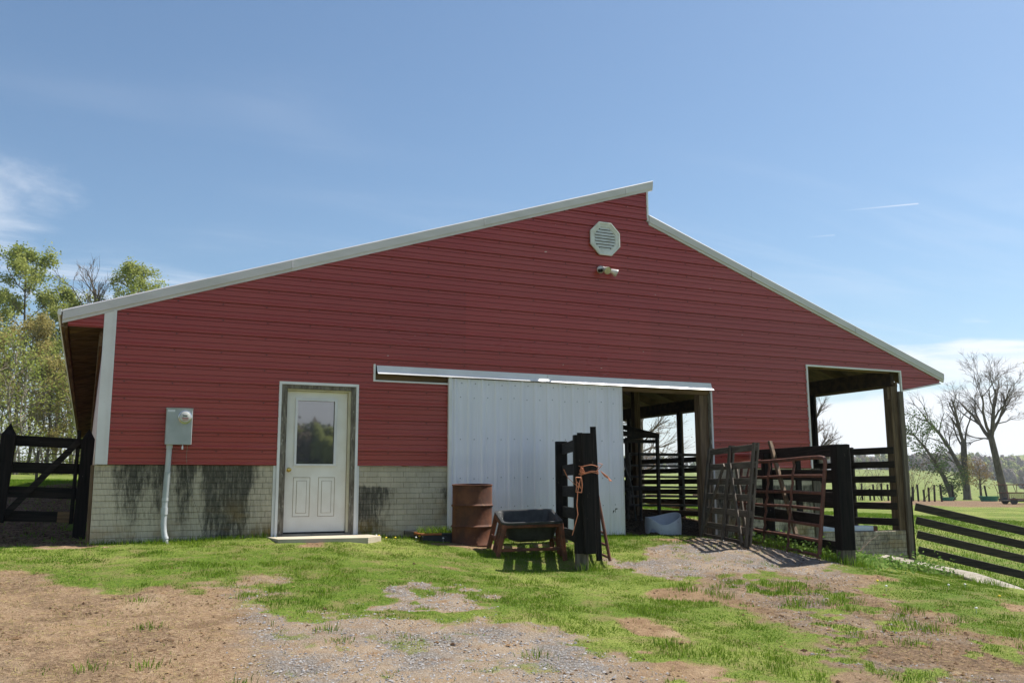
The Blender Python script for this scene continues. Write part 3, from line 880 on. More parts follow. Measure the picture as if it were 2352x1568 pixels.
# --- cast base wall with brick face
def base_part(x0, x1, zb):
    mb = MB(); mb.box(x0, x1, 0.012, 0.22, zb, -0.004)
    return part(mb, 'base_wall', 'brick_joint', barn)
bw1, bw2, bw3 = base_part(0.0, 2.335, -1.5), base_part(3.50, 4.96, -1.5), base_part(9.90, 12.14, -1.9)
BH, BL_, JT = 0.0790, 0.205, 0.0045
def brick_mesh(L):
    mb = MB()
    a, b, d = L / 2 - 0.0012, BH / 2 - JT / 2, 0.004
    vs = [(-a, 0.013, -b), (a, 0.013, -b), (a, 0.013, b), (-a, 0.013, b), (-a, 0.004, -b), (a, 0.004, -b), (a, 0.004, b), (-a, 0.004, b),
          (-a + 0.001, 0, -b + d), (a - 0.001, 0, -b + d), (a - 0.001, 0, b - d), (-a + 0.001, 0, b - d)]
    fs = []
    for i in range(4):
        j = (i + 1) % 4
        fs += [(i, j, 4 + j, 4 + i), (4 + i, 4 + j, 8 + j, 8 + i)]
    fs.append((8, 9, 10, 11))
    mb.add(vs, fs)
    me = bpy.data.meshes.new('brick')
    me.from_pydata(mb.v, [], mb.f)
    me.materials.append(MATS['brick_face'])
    return me
brick_cache = {}
def lay(x0, x1, ztop, zbot, sink=None):
    res = []
    row = 0
    z = ztop - BH / 2 - 0.004
    while z > zbot:
        x = x0
        first = BL_ / 2 if row % 2 else BL_
        if row % 3 == 2: first = BL_ * 0.75
        L = first
        while x < x1 - 0.02:
            L2 = min(L, x1 - x)
            if x1 - (x + L2) < 0.05: L2 = x1 - x
            res.append((x + L2 / 2, z, round(L2, 3)))
            x += L2; L = BL_
        z -= BH; row += 1
    return res
for (x, z, L), fw in [(q, bw1) for q in lay(0.0, 2.335, -0.002, -1.08)] + [(q, bw2) for q in lay(3.50, 4.95, -0.002, -1.16)]:
    if L not in brick_cache:
        brick_cache[L] = brick_mesh(L)
    o = bpy.data.objects.new('brick', brick_cache[L])
    col.objects.link(o); o.parent = fw
    o.location = (x, random.uniform(-0.0012, 0.0012), z)
    o.rotation_euler = (0, 0, random.uniform(-0.003, 0.003))
def brick_stuff(lst, y, nm, parent):
    mb = MB()
    for (x, z, L) in lst:
        a, b, d = L / 2 - 0.0012, BH / 2 - JT / 2, 0.004
        vs = [(x - a, y + 0.013, z - b), (x + a, y + 0.013, z - b), (x + a, y + 0.013, z + b), (x - a, y + 0.013, z + b),
              (x - a + d, y, z - b + d), (x + a - d, y, z - b + d), (x + a - d, y, z + b - d), (x - a + d, y, z + b - d)]
        mb.add(vs, [(0, 1, 5, 4), (1, 2, 6, 5), (2, 3, 7, 6), (3, 0, 4, 7), (4, 5, 6, 7)])
    o = part(mb, nm, 'brick_face', parent, fix=False)
    o['kind'] = 'stuff'
    return o
brick_stuff(lay(9.90, 12.14, -0.002, -1.5), 0.0, 'bricks', bw3)
mb = MB(); mb.box(12.14, 14.44, 0.012, 0.24, -2.2, -1.185)
lw = part(mb, 'low_wall', 'brick_joint', barn)
brick_stuff(lay(12.14, 14.44, -1.185, -1.85), 0.0, 'bricks', lw)
# side wall on the left (seen on edge) and its weathered end board
mb = MB(); mb.box(0.0, 0.20, 0.24, LEN, -1.6, -0.004)
part(mb, 'side_base', 'brick_joint', barn)
mb = MB(); mb.box(0.004, 0.03, 0.035, LEN, 0.0, 1.86)
part(mb, 'side_siding', 'red_steel', barn)
mb = MB(); mb.bar((-0.022, 0.10, -1.10), (-0.022, 0.10, -0.01), 0.042, 0.15, (0, 1, 0))
part(mb, 'end_board', 'brown_wood_v', barn)
mb = MB(); mb.bar((-0.024, 0.06, 1.66), (-0.024, LEN, 1.66), 0.045, 0.19, (0, 0, 1))
part(mb, 'top_plate', 'brown_wood_y', barn)
# back wall
mb = MB(); mb.box(0.0, 9.0, LEN - 0.04, LEN, -1.2, 2.1)
mb.prism([(0, 0, 2.1), (9.0, 0, 2.1), (9.0, 0, 4.2), (PK, 0, 4.9)], (0, LEN - 0.04, 0), (0, LEN, 0))
part(mb, 'back_wall', 'red_steel', barn)

# --- trims
mb = MB()
mb.box(0.0, 0.115, -0.040, -0.010, -0.002, 2.05)
mb.box(0.115, 0.128, -0.050, -0.010, -0.002, 2.05)
mb.box(0.1285, 0.152, -0.044, -0.010, -0.002, 2.05)
part(mb, 'corner_trim', 'trim_white', barn)
mb = MB()
mb.box(PK - 0.012, PK + 0.020, -0.040, 0.02, 4.31, 4.90)
part(mb, 'step_trim', 'trim_white', barn)
def trim_run(pts, wd, y0=-0.046, y1=-0.010, nm='opening_trim', m_='trim_white'):
    for (ax, az, bx, bz) in pts:
        mb = MB()
        mb.box(ax, bx, y0, y1, az, bz)
        part(mb, nm, m_, barn)
trim_run([(2.335, -0.985, 2.372, 1.150), (2.335, 1.150, 3.495, 1.188), (3.458, -0.985, 3.495, 1.150)], 0.03)
trim_run([(2.295, -1.03, 2.333, -0.006), (3.497, -1.03, 3.530, -0.006)], 0.03, -0.018, 0.010)       # lower casing legs over the bricks
trim_run([(3.712, 1.245, 3.742, 1.505), (3.742, 1.245, 4.93, 1.268)], 0.02, -0.048, -0.010)
trim_run([(9.875, -1.15, 9.905, 1.34)], 0.02, -0.048, -0.010)
trim_run([(12.110, -0.005, 12.142, 1.935), (12.142, 1.905, 14.565, 1.935), (14.535, 1.515, 14.565, 1.905)], 0.02, -0.048, -0.006)
mb = MB(); mb.bar((14.55, -0.026, 1.528), (15.66, -0.026, 1.728), 0.04, 0.026)
part(mb, 'opening_trim', 'trim_white', barn)

# --- rake trim: pieces lapped end to end, face above, small lip below
def rake(xa, xb, f, wide=0.125):
    z0, z1 = f(xa), f(xb)
    s_ = (z1 - z0) / (xb - xa)
    k = math.hypot(1, s_)
    mb = MB()
    hh = wide * k
    def quad(off0, off1, ya, yb):
        poly = [(xa, ya, z0 - off0 * k), (xb, ya, z1 - off0 * k), (xb, yb, z1 - off1 * k), (xa, yb, z0 - off1 * k)]
        mb.add(poly + [(q[0], 0.0, q[2]) for q in poly], [(0, 1, 2, 3), (7, 6, 5, 4), (0, 4, 5, 1), (1, 5, 6, 2), (2, 6, 7, 3), (3, 7, 4, 0)])
    quad(0.0, 0.012, -0.062, -0.068)
    quad(0.012, wide, -0.066 - 0.005 * (int(xa * 10) % 2), -0.058 - 0.005 * (int(xa * 10) % 2))
    if xa > 0 and abs(xa - PK) > 0.1:      # lap with a raised edge
        mb.bar((xa, -0.069, z0 - 0.012), (xa + 0.004, -0.069, z0 - wide * k), 0.010, 0.012, (0, 1, 0), 0.002)
    quad(wide, wide + 0.042, -0.046, -0.043)
    part(mb, 'rake_trim', 'rake_white', barn)
for a, b in ((-0.50, 2.45), (2.452, 5.50), (5.502, 8.20), (8.202, 8.775)):
    rake(a, b, roof_l)
for a, b in ((PK + 0.022, 10.9), (10.902, 13.4), (13.402, 15.755)):
    rake(a, b, roof_r)

# --- roofs: standing ribs in the metal, one object per metre-wide sheet
def roof_sheets(xa, xb, f, n):
    for i in range(n):
        y0 = -0.04 + i * LEN / n; y1 = y0 + LEN / n
        mb = MB()
        za, zb = f(xa) - 0.006, f(xb) - 0.006
        mb.add([(xa, y0, za), (xb, y0, zb), (xb, y1, zb), (xa, y1, za), (xa, y0, za - 0.02), (xb, y0, zb - 0.02), (xb, y1, zb - 0.02), (xa, y1, za - 0.02)],
               [(0, 1, 2, 3), (7, 6, 5, 4), (0, 4, 5, 1), (1, 5, 6, 2), (2, 6, 7, 3), (3, 7, 4, 0)])
        part(mb, 'roof_sheet', 'roof_metal', barn)
roof_sheets(-0.52, 8.74, roof_l, 15)
roof_sheets(PK + 0.01, 15.74, roof_r, 15)
mb = MB(); mb.box(PK, PK + 0.03, 0.02, LEN, 4.30, 4.96)
part(mb, 'step_wall', 'red_steel', barn)
# decking boards below the metal so the inside reads as timber
for f, xa, xb in ((roof_l, -0.40, 8.64), (roof_r, PK + 0.05, 15.6)):
    mb = MB()
    za, zb = f(xa) - 0.03, f(xb) - 0.03
    mb.add([(xa, 0.03, za), (xb, 0.03, zb), (xb, LEN, zb), (xa, LEN, za), (xa, 0.03, za - 0.02), (xb, 0.03, zb - 0.02), (xb, LEN, zb - 0.02), (xa, LEN, za - 0.02)],
           [(0, 1, 2, 3), (7, 6, 5, 4), (0, 4, 5, 1), (1, 5, 6, 2), (2, 6, 7, 3), (3, 7, 4, 0)])
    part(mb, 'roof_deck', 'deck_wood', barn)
# left eave: gutter-like drip edge, fascia, rafter tails
mb = MB()
prof = [(-0.555, 0, 2.005), (-0.515, 0, 2.012), (-0.515, 0, 1.93), (-0.535, 0, 1.925), (-0.565, 0, 1.955)]
mb.prism(prof, (0, -0.075, 0), (0, LEN, 0))
part(mb, 'drip_edge', 'trim_white', barn)
for k in range(6):
    mb = MB(); mb.bar((-0.495, -0.03 + 5.0 * k, 1.865), (-0.495, 4.965 + 5.0 * k, 1.865), 0.036, 0.165)
    part(mb, 'fascia_board', 'brown_wood_y', barn)
mb = MB(); mb.bar((-0.455, 0.012, 1.84), (-0.455, LEN, 1.84), 0.04, 0.14)
part(mb, 'sub_fascia', 'brown_wood_y', barn)
rafter_me = None
for k in range(48):
    mb = MB()
    y = 0.38 + k * 0.61
    o = None
    if rafter_me is None:
        mb.bar((-0.43, 0, 1.845), (0.5, 0, 1.845 + 0.93 * 0.3303), 0.045, 0.19)
        o = mb.build('rafter_tail', 'brown_wood_h')
        rafter_me = o.data
    else:
        o = bpy.data.objects.new('rafter_tail', rafter_me); col.objects.link(o)
    o.parent = barn
    o.location = Vector((0, y, 0)) - barn.location
# right side framing: posts, side header, rafters
def post(x, y, z0, z1, w_=0.14, m_='brown_wood_v', nm='post'):
    mb = MB(); mb.bar((x, y, z0), (x, y, z1), w_, w_, (0, 1, 0), 0.006)
    return part(mb, nm, m_, barn)
SIDEY = [2.40, 4.90, 7.45, 10.0, 13.0, 16.5, 20.0, 24.0, 28.0]
post(14.425, 0.13, -2.0, 1.62, 0.19)
mb = MB(); mb.bar((14.53, -0.02, -2.0), (14.53, -0.02, 1.52), 0.115, 0.05, (0, 1, 0)); part(mb, 'corner_post', 'post_wood', barn)
mb = MB(); mb.bar((14.625, 0.03, -2.0), (14.625, 0.03, -0.55), 0.035, 0.12, (0, 1, 0)); part(mb, 'end_board', 'black_post', barn)
mb = MB(); mb.bar((14.30, 0.11, 1.36), (14.30, 0.11, 1.60), 0.07, 0.09, (0, 1, 0)); part(mb, 'post_block', 'brown_wood_v', barn)
for y in SIDEY:
    post(14.50, y, -1.9, 1.66, 0.13)
    mb = MB(); mb.bar((14.42, y - 0.11, -1.9), (14.42, y - 0.11, 1.66), 0.05, 0.13, (0, 1, 0)); part(mb, 'post_strip', 'black_post', barn)  # black strip added to stand for the post's shaded face
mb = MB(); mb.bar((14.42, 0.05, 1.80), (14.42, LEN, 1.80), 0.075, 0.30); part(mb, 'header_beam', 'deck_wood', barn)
mb = MB(); mb.bar((14.51, 0.05, 1.665), (14.51, LEN, 1.665), 0.06, 0.10); part(mb, 'header_beam', 'brown_wood_y', barn)
for y in (5.9, 12.0, 18.0, 24.0):
    post(12.1, y, -1.0, 3.1, 0.165)
mb = MB(); mb.bar((12.1, 0.2, 2.62), (12.1, LEN, 2.62), 0.09, 0.26); part(mb, 'header_beam', 'brown_wood_y', barn)
for k in range(24):
    y = 0.75 + k * 1.22
    mb = MB(); mb.bar((8.8, y, roof_r(8.8) - 0.17), (15.45, y, roof_r(15.45) - 0.17), 0.045, 0.20, (0, 0, 1))
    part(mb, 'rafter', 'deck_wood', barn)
# jambs and lintel of the sliding door opening, jamb of the side opening
mb = MB(); mb.bar((9.775, 0.11, -1.3), (9.775, 0.11, 1.30), 0.19, 0.16, (0, 1, 0)); part(mb, 'door_jamb', 'brown_wood_v', barn)
mb = MB(); mb.bar((9.862, -0.008, -1.3), (9.862, -0.008, 1.30), 0.022, 0.06, (0, 1, 0)); part(mb, 'door_jamb', 'frame_wood', barn)
mb = MB(); mb.bar((4.90, 0.02, 1.335), (9.87, 0.02, 1.335), 0.05, 0.125); part(mb, 'lintel', 'brown_wood_h', barn)
mb = MB(); mb.bar((4.95, 0.16, 1.50), (9.87, 0.16, 1.50), 0.05, 0.24); part(mb, 'lintel', 'brown_wood_h', barn)
mb = MB(); mb.bar((3.745, 0.012, 1.320), (4.93, 0.012, 1.320), 0.035, 0.105); part(mb, 'track_board', 'brown_wood_h', barn)
mb = MB(); mb.bar((12.20, 0.12, -1.9), (12.20, 0.12, 1.93), 0.10, 0.14, (0, 1, 0)); part(mb, 'door_jamb', 'brown_wood_v', barn)
mb = MB(); mb.bar((12.23, -0.010, -1.7), (12.23, -0.010, -0.005), 0.17, 0.05, (0, 1, 0)); part(mb, 'door_jamb', 'grey_wood_v', barn)
mb = MB(); mb.bar((12.15, 0.10, 1.955), (14.45, 0.10, 1.955), 0.05, 0.14); part(mb, 'lintel', 'brown_wood_h', barn)
# light fixtures' white blocks hung under the ceiling inside
for x, y, z in ((10.9, 3.6, 2.07), (9.6, 3.4, 1.98)):
    mb = MB(); mb.bar((x - 0.18, y, z), (x + 0.18, y, z), 0.14, 0.09); part(mb, 'ceiling_block', 'trim_white', barn)
# sliding door track cover: face and a lower flange kicked outwards; a dent and a joint in the middle
def cover(xa, xb, bow):
    n = 10
    prof = [(-0.018, 1.492), (-0.052, 1.487), (-0.070, 1.410), (-0.118, 1.358), (-0.116, 1.354), (-0.066, 1.398), (-0.048, 1.478), (-0.018, 1.484)]
    vs = []; fs = []
    for i in range(n + 1):
        x = xa + (xb - xa) * i / n
        for j, (y, z) in enumerate(prof):
            w_ = random.uniform(-1, 1) * 0.0028 * (j in (2, 3, 4, 5)) + bow * math.sin(math.pi * i / n) * (j in (3, 4))
            vs.append((x + (0.02 if j in (3, 4) and i == n and xb > 9.8 else 0), y + w_, z - 0.006 * (x - 3.74) / 6 + w_ * 0.6))
    k = len(prof)
    for i in range(n):
        for j in range(k):
            j2 = (j + 1) % k
            fs.append((i * k + j, (i + 1) * k + j, (i + 1) * k + j2, i * k + j2))
    fs += [tuple(range(k)), tuple(range((n + 1) * k - 1, n * k - 1, -1))]
    mb = MB(); mb.add(vs, fs)
    part(mb, 'track_cover', 'trim_white', barn)
cover(3.76, 6.62, 0.006); cover(6.624, 9.885, -0.006)

# --- sliding door
sd_frame = MB()
DY = -0.062
sd_frame.bar((4.925, DY - 0.004, -1.02), (4.925, DY - 0.004, 1.352), 0.052, 0.055, (0, 1, 0), 0.004)
sliding = part(sd_frame, 'sliding_door', 'trim_white', barn)
mb = MB(); mb.bar((8.005, DY - 0.004, -1.105), (8.005, DY - 0.004, 1.35), 0.022, 0.05, (0, 1, 0), 0.004); part(mb, 'edge_trim', 'trim_white', sliding)
mb = MB(); mb.bar((4.952, DY + 0.0, -1.05), (7.993, DY + 0.0, -1.085), 0.03, 0.03, (0, 0, 1), 0.003); part(mb, 'bottom_rail', 'trim_white', sliding)
mb = MB(); mb.bar((4.97, DY + 0.035, 1.20), (7.98, DY + 0.035, 1.20), 0.035, 0.09); part(mb, 'rail', 'brown_wood_h', sliding)
x = 4.953; k = 0
while x < 7.99:
    x1 = min(x + 4 * RIB, 7.993)
    zb0 = -1.03 - 0.018 * (x - 4.95)
    xs = [x]; c = x + 0.045
    pr = []
    j = -1
    while x + j * RIB < x1 + RIB:
        cc = x + 0.06 + j * RIB
        pr += [(cc - 0.030, 0), (cc - 0.012, 0.017), (cc + 0.012, 0.017), (cc + 0.030, 0)]
        for q_ in (1, 2):
            e = cc + RIB * q_ / 3
            pr += [(e - 0.014, 0), (e - 0.006, 0.0035), (e + 0.006, 0.0035), (e + 0.014, 0)]
        j += 1
    pr = sorted(pr); zs = [q_[0] for q_ in pr]; os_ = [q_[1] for q_ in pr]
    pts = [(x, float(np.interp(x, zs, os_)))] + [q_ for q_ in pr if x + 1e-4 < q_[0] < x1 - 1e-4] + [(x1, float(np.interp(x1, zs, os_)))]
    mb = MB()
    for (a, oa), (b, ob) in zip(pts[:-1], pts[1:]):
        ya, yb = DY - 0.003 - oa - 0.001 * (k % 2), DY - 0.003 - ob - 0.001 * (k % 2)
        zl = lambda q_: -1.045 - 0.014 * (q_ - 4.95)
        mb.add([(a, ya, zl(a)), (b, yb, zl(b)), (b, yb, 1.345), (a, ya, 1.345)], [(0, 1, 2, 3)])
        mb.add([(a, DY + 0.010, zl(a)), (b, DY + 0.010, zl(b)), (b, DY + 0.010, 1.345), (a, DY + 0.010, 1.345)], [(3, 2, 1, 0)])
    part(mb, 'door_sheet', 'white_steel', sliding, fix=False)
    x = x1; k += 1
mb = MB()
for zz in (1.28, 1.06, 0.42, -0.18, -0.62):
    for j in range(13):
        screw(mb, 5.10 + j * RIB + (0.02 if zz > 1.1 else 0), DY - 0.004, zz + random.uniform(-.012, .012), 0.0085)
o = part(mb, 'door_screws', 'screw_grey', sliding); o['kind'] = 'stuff'
mb = MB(); mb.lathe([(0, -0.002), (0.016, -0.002), (0.018, 0.004)], (5.08, DY - 0.004, -0.235), 12, (0, -1, 0)); part(mb, 'bolt_hole', 'dark_hole', sliding)
mb = MB(); mb.add([(7.80, DY - 0.007, -0.71), (7.835, DY - 0.007, -0.70), (7.85, DY - 0.007, -0.67), (7.90, DY - 0.007, -0.68), (7.85, DY - 0.007, -0.695), (7.845, DY - 0.007, -0.745), (7.82, DY - 0.007, -0.72), (7.795, DY - 0.007, -0.76)], [(0, 1, 2, 3, 4, 5, 6, 7)])
part(mb, 'torn_hole', 'dark_hole', sliding, fix=False)

# --- entry door
frm = MB()
frm.box(2.374, 2.440, -0.030, 0.10, -0.985, 1.148)
frm.box(3.392, 3.456, -0.030, 0.10, -0.985, 1.148)
frm.box(2.4405, 3.3915, -0.030, 0.10, 1.092, 1.148)
entry = part(frm, 'entry_door', 'frame_wood', barn)
mb = MB()
mb.box(2.441, 2.462, -0.004, 0.13, -0.95, 1.090); part(mb, 'door_stop', 'frame_wood', entry)
mb = MB(); mb.box(3.358, 3.391, 0.0, 0.13, -0.95, 1.090); part(mb, 'door_stop', 'jamb_paint', entry)
mb = MB(); mb.box(2.4625, 3.3575, 0.0, 0.13, 1.068, 1.0895); part(mb, 'door_stop', 'jamb_paint', entry)
mb = MB(); mb.box(2.4415, 3.3905, -0.06, 0.13, -0.990, -0.958); part(mb, 'threshold', 'curb_concrete', entry)
# leaf built as slab pieces round the window
LY0, LY1 = 0.056, 0.10
mb = MB()
for q_ in ((2.466, 2.612, -0.935, 1.064), (3.172, 3.352, -0.935, 1.064), (2.6121, 3.1719, -0.935, 0.012), (2.6121, 3.1719, 0.938, 1.064)):
    mb.box(q_[0], q_[1], LY0, LY1, q_[2], q_[3])
leaf = part(mb, 'door_leaf', 'door_paint', entry)
mb = MB(); mb.box(2.6125, 3.1715, 0.072, 0.080, 0.0125, 0.9375); part(mb, 'window_pane', 'door_glass', entry)
mb = MB()
W = (2.590, 3.200, -0.008, 0.968); I = (2.622, 3.163, 0.022, 0.930)
for (a0, a1, b0, b1) in ((W[0], I[0], W[2], W[3]), (I[1], W[1], W[2], W[3]), (I[0], I[1], W[2], I[2]), (I[0], I[1], I[3], W[3])):
    mb.box(a0, a1, 0.036, 0.056 if True else 0, b0, b1)
part(mb, 'window_frame', 'trim_white', entry)
for (px0, px1) in ((2.592, 2.834), (2.951, 3.192)):
    mb = MB(); mb.cur = 0
    z0_, z1_ = -0.722, -0.168
    for ins_, th in ((0.0, 0.006), (0.048, 0.0035)):
        a0, a1, b0, b1 = px0 + ins_, px1 - ins_, z0_ + ins_, z1_ - ins_
        for (u0, u1, v0, v1) in ((a0, a0 + th, b0, b1), (a1 - th, a1, b0, b1), (a0 + th, a1 - th, b0, b0 + th), (a0 + th, a1 - th, b1 - th, b1)):
            mb.box(u0, u1, LY0 - 0.0035, LY0 - 0.0005, v0, v1)
    part(mb, 'panel_groove', 'groove_brown', entry)  # brown strips outlining the door panel
    mb = MB(); mb.box(px0 + 0.055, px1 - 0.055, LY0 - 0.006, LY0 - 0.001, z0_ + 0.055, z1_ - 0.055); part(mb, 'door_panel', 'door_paint', entry)
mb = MB(); mb.lathe([(0, -0.03), (0.034, -0.03), (0.034, -0.036), (0.014, -0.040), (0.014, -0.052), (0.027, -0.060), (0.031, -0.074), (0.025, -0.088), (0.0, -0.092)], (2.512, 0.026, -0.062), 20, (0, 1, 0))
part(mb, 'door_knob', 'brass', entry, smooth=True)
mb = MB(); mb.box(2.466, 3.352, 0.05, 0.12, -0.957, -0.936); part(mb, 'sweep', 'dark_hole', entry)

# --- octagonal gable vent
vc = Vector((7.762, 0, 3.885)); R0, R1 = 0.315, 0.272
def octo(r, y): return [(vc.x + r * math.cos(rad(22.5 + 45 * k)), y, vc.z + r * math.sin(rad(22.5 + 45 * k))) for k in range(8)]
mb = MB()
rings = [octo(0.315, -0.03), octo(0.315, -0.058), octo(0.292, -0.062), octo(0.285, -0.050), octo(0.222, -0.046), octo(0.212, -0.030)]
vs = [q_ for rg in rings for q_ in rg]
fs = [(i * 8 + k, i * 8 + (k + 1) % 8, (i + 1) * 8 + (k + 1) % 8, (i + 1) * 8 + k) for i in range(5) for k in range(8)]
mb.add(vs, fs)
vent = part(mb, 'gable_vent', 'vent_white', barn)
mb = MB(); mb.add(octo(0.225, -0.028), [tuple(range(8))]); part(mb, 'vent_back', 'dark_hole', vent, fix=False)
for k in range(8):
    z = vc.z + 0.182 - k * 0.052
    dz = abs(z - vc.z)
    hw = min(0.205, (0.212 * 1.0824 / 1.0) - max(0, dz - 0.088) * 1.0 - 0.012)
    hw = min(0.198, 0.198 - max(0, dz - 0.085))
    mb = MB()
    vs = [(vc.x - hw, -0.030, z + 0.026), (vc.x + hw, -0.030, z + 0.026), (vc.x + hw, -0.052, z - 0.020), (vc.x - hw, -0.052, z - 0.020),
          (vc.x - hw, -0.0295, z + 0.020), (vc.x + hw, -0.0295, z + 0.020), (vc.x + hw, -0.046, z - 0.020), (vc.x - hw, -0.046, z - 0.020)]
    mb.add(vs, [(0, 1, 2, 3), (7, 6, 5, 4), (3, 2, 6, 7), (0, 4, 5, 1), (1, 5, 6, 2), (0, 3, 7, 4)])
    part(mb, 'louver', 'vent_white', vent)

vent.location.y -= 0.018

# ================================================================== things on the wall
fl = thing('floodlight', 'twin white floodlight with two cone lamps fixed below the octagonal vent', 'floodlight', (7.70, -0.03, 3.33))
mb = MB(); mb.lathe([(0, 0.0), (0.062, 0.0), (0.062, 0.035), (0.045, 0.05), (0, 0.05)], (7.665, -0.03, 3.335), 20, (0, -1, 0)); part(mb, 'mount', 'lamp_body', fl, smooth=True)
mb = MB(); mb.tube([(7.63, -0.07, 3.31), (7.635, -0.13, 3.30)], 0.032, 12); part(mb, 'sensor', 'dark_hole', fl, smooth=True)
def cone_lamp(base, d, nm='lamp_head'):
    base = Vector(base); d = Vector(d).normalized()
    mb = MB(); mb.lathe([(0.0, -0.075), (0.024, -0.075), (0.027, -0.01), (0.034, 0.0), (0.058, 0.075), (0.066, 0.098), (0.066, 0.104)], base, 20, d)
    h = part(mb, nm, 'lamp_body', fl, smooth=True)
    mb = MB(); mb.lathe([(0.062, 0.100), (0.045, 0.104), (0.0, 0.108)], base, 20, d); part(mb, 'lens', 'lamp_glass', h, smooth=True)
cone_lamp((7.705, -0.13, 3.335), (0.02, -0.86, -0.50))
cone_lamp((7.835, -0.12, 3.315), (0.93, -0.20, -0.40))
mb = MB(); mb.tube([(7.67, -0.06, 3.345), (7.70, -0.10, 3.352), (7.70, -0.12, 3.345)], 0.020, 8); part(mb, 'arm', 'lamp_body', fl, smooth=True)
mb = MB(); mb.tube([(7.68, -0.06, 3.345), (7.76, -0.10, 3.348), (7.80, -0.12, 3.33)], 0.018, 8); part(mb, 'arm', 'lamp_body', fl, smooth=True)

em = thing('electric_meter', 'grey electric meter box with round glass meter on the red siding', 'electric meter', (1.0, -0.02, 0.25))
mb = MB(); mb.bar((1.005, -0.085, 0.266), (1.005, -0.085, 0.744), 0.334, 0.115, (0, 1, 0), 0.006); part(mb, 'meter_box', 'meter_grey', em)
mb = MB(); mb.box(0.832, 1.178, -0.150, -0.020, 0.744, 0.754); part(mb, 'box_lid', 'meter_grey', em)
mb = MB(); mb.lathe([(0.078, 0.0), (0.086, 0.004), (0.086, 0.022), (0.078, 0.026), (0.074, 0.022)], (1.073, -0.142, 0.630), 32, (0, -1, 0)); part(mb, 'meter_ring', 'meter_ring', em, smooth=True)
mb = MB(); mb.lathe([(0.0, 0.05), (0.055, 0.048), (0.070, 0.040), (0.074, 0.020), (0.074, 0.0)], (1.073, -0.142, 0.630), 32, (0, -1, 0))
dial = part(mb, 'meter_dial', 'meter_face', em, smooth=True)
def plate(x0, x1, z0, z1, y, m_, nm, par):
    mb = MB(); mb.box(x0, x1, y - 0.0016, y, z0, z1); return part(mb, nm, m_, par)
plate(1.043, 1.100, 0.642, 0.658, -0.1915, 'lcd_dark', 'display', dial)
for z_, a, b in ((0.617, 1.030, 1.116), (0.608, 1.036, 1.110), (0.588, 1.042, 1.104)):
    plate(a, b, z_ - 0.003, z_ + 0.003, -0.1905, 'print_red', 'print_line', dial)
plate(1.042, 1.052, 0.624, 0.629, -0.1915, 'print_black', 'print_mark', dial)
plate(1.096, 1.106, 0.624, 0.629, -0.1915, 'print_black', 'print_mark', dial)
plate(0.852, 0.945, 0.700, 0.731, -0.1430, 'sticker_white', 'sticker', em)
mb = MB(); mb.tube([(1.062, -0.135, 0.262), (1.062, -0.137, 0.240)], 0.006, 6); mb.bar((1.060, -0.138, 0.242), (1.060, -0.138, 0.200), 0.022, 0.012, (0, 1, 0)); part(mb, 'seal_tag', 'sticker_white', em)

cd = thing('conduit', 'grey plastic conduit running from the meter box down into the grass', 'conduit', (0.9, -0.06, -1.05))
def pipe(pts, r, m_, nm):
    mb = MB(); mb.tube(pts, r, 20); part(mb, nm, m_, cd, smooth=True)
pipe([(0.900, -0.075, 0.266), (0.899, -0.075, 0.212)], 0.043, 'conduit_grey', 'collar')
pipe([(0.899, -0.075, 0.213), (0.893, -0.075, -0.128)], 0.036, 'conduit_grey', 'pipe_piece')
pipe([(0.893, -0.077, -0.10), (0.882, -0.085, -0.50)], 0.041, 'meter_grey', 'pipe_piece')
pipe([(0.883, -0.085, -0.44), (0.882, -0.086, -0.482)], 0.0435, 'conduit_grey', 'collar')
pipe([(0.882, -0.088, -0.48), (0.880, -0.092, -0.70)], 0.037, 'conduit_grey', 'pipe_piece')
pipe([(0.880, -0.090, -0.567), (0.879, -0.092, -0.660)], 0.046, 'conduit_grey', 'coupling')
pipe([(0.879, -0.092, -0.64), (0.878, -0.097, -0.78), (0.886, -0.110, -0.88), (0.903, -0.125, -0.97)], 0.038, 'conduit_grey', 'bend')
pipe([(0.900, -0.122, -0.945), (0.905, -0.126, -0.975)], 0.0435, 'conduit_grey', 'collar')
pipe([(0.904, -0.125, -0.97), (0.918, -0.130, -1.16)], 0.038, 'conduit_grey', 'pipe_piece')

wr = [(1.135, -0.06, 0.262), (1.130, -0.035, 0.19), (1.126, -0.035, 0.11), (1.140, -0.03, 0.0), (1.152, -0.006, -0.14), (1.178, -0.006, -0.27), (1.221, -0.008, -0.40), (1.27, -0.01, -0.52), (1.318, -0.01, -0.64), (1.350, -0.01, -0.78), (1.378, -0.012, -0.89), (1.41, -0.015, -0.965), (1.46, -0.02, -1.015), (1.52, -0.02, -1.012)]
mb = MB(); mb.tube(wr, 0.0032, 5); tag(mb.build('ground_wire', 'wire_grey', smooth=True), 'thin bare wire hanging from the meter box down the stained wall', 'wire')
mb = MB(); mb.tube([(1.50, -0.03, -1.010), (1.74, -0.06, -1.035), (1.95, -0.09, -1.055)], 0.009, 6); tag(mb.build('metal_rod', 'rod_grey', smooth=True), 'thin metal rod lying in the grass at the foot of the stained wall', 'rod')
mb = MB(); mb.tube([(1.75, -0.05, -1.03), (1.85, -0.06, -0.985), (1.97, -0.06, -0.975), (2.08, -0.07, -1.0), (2.16, -0.09, -1.05)], 0.004, 5)
tag(mb.build('cable_end', 'wire_grey', smooth=True), 'short pale cable end arching out of the grass left of the door', 'cable')

# door step slab
mb = MB()
mb.prism([(2.22, 0.010, -1.12), (3.66, 0.010, -1.12), (3.70, -0.62, -1.12), (3.42, -0.95, -1.12), (2.26, -0.74, -1.12)], (0, 0, 0), (0, 0, 0.135))
tag(mb.build('door_step', 'concrete_pad'), 'flat sandy concrete slab in front of the white entry door', 'door step')

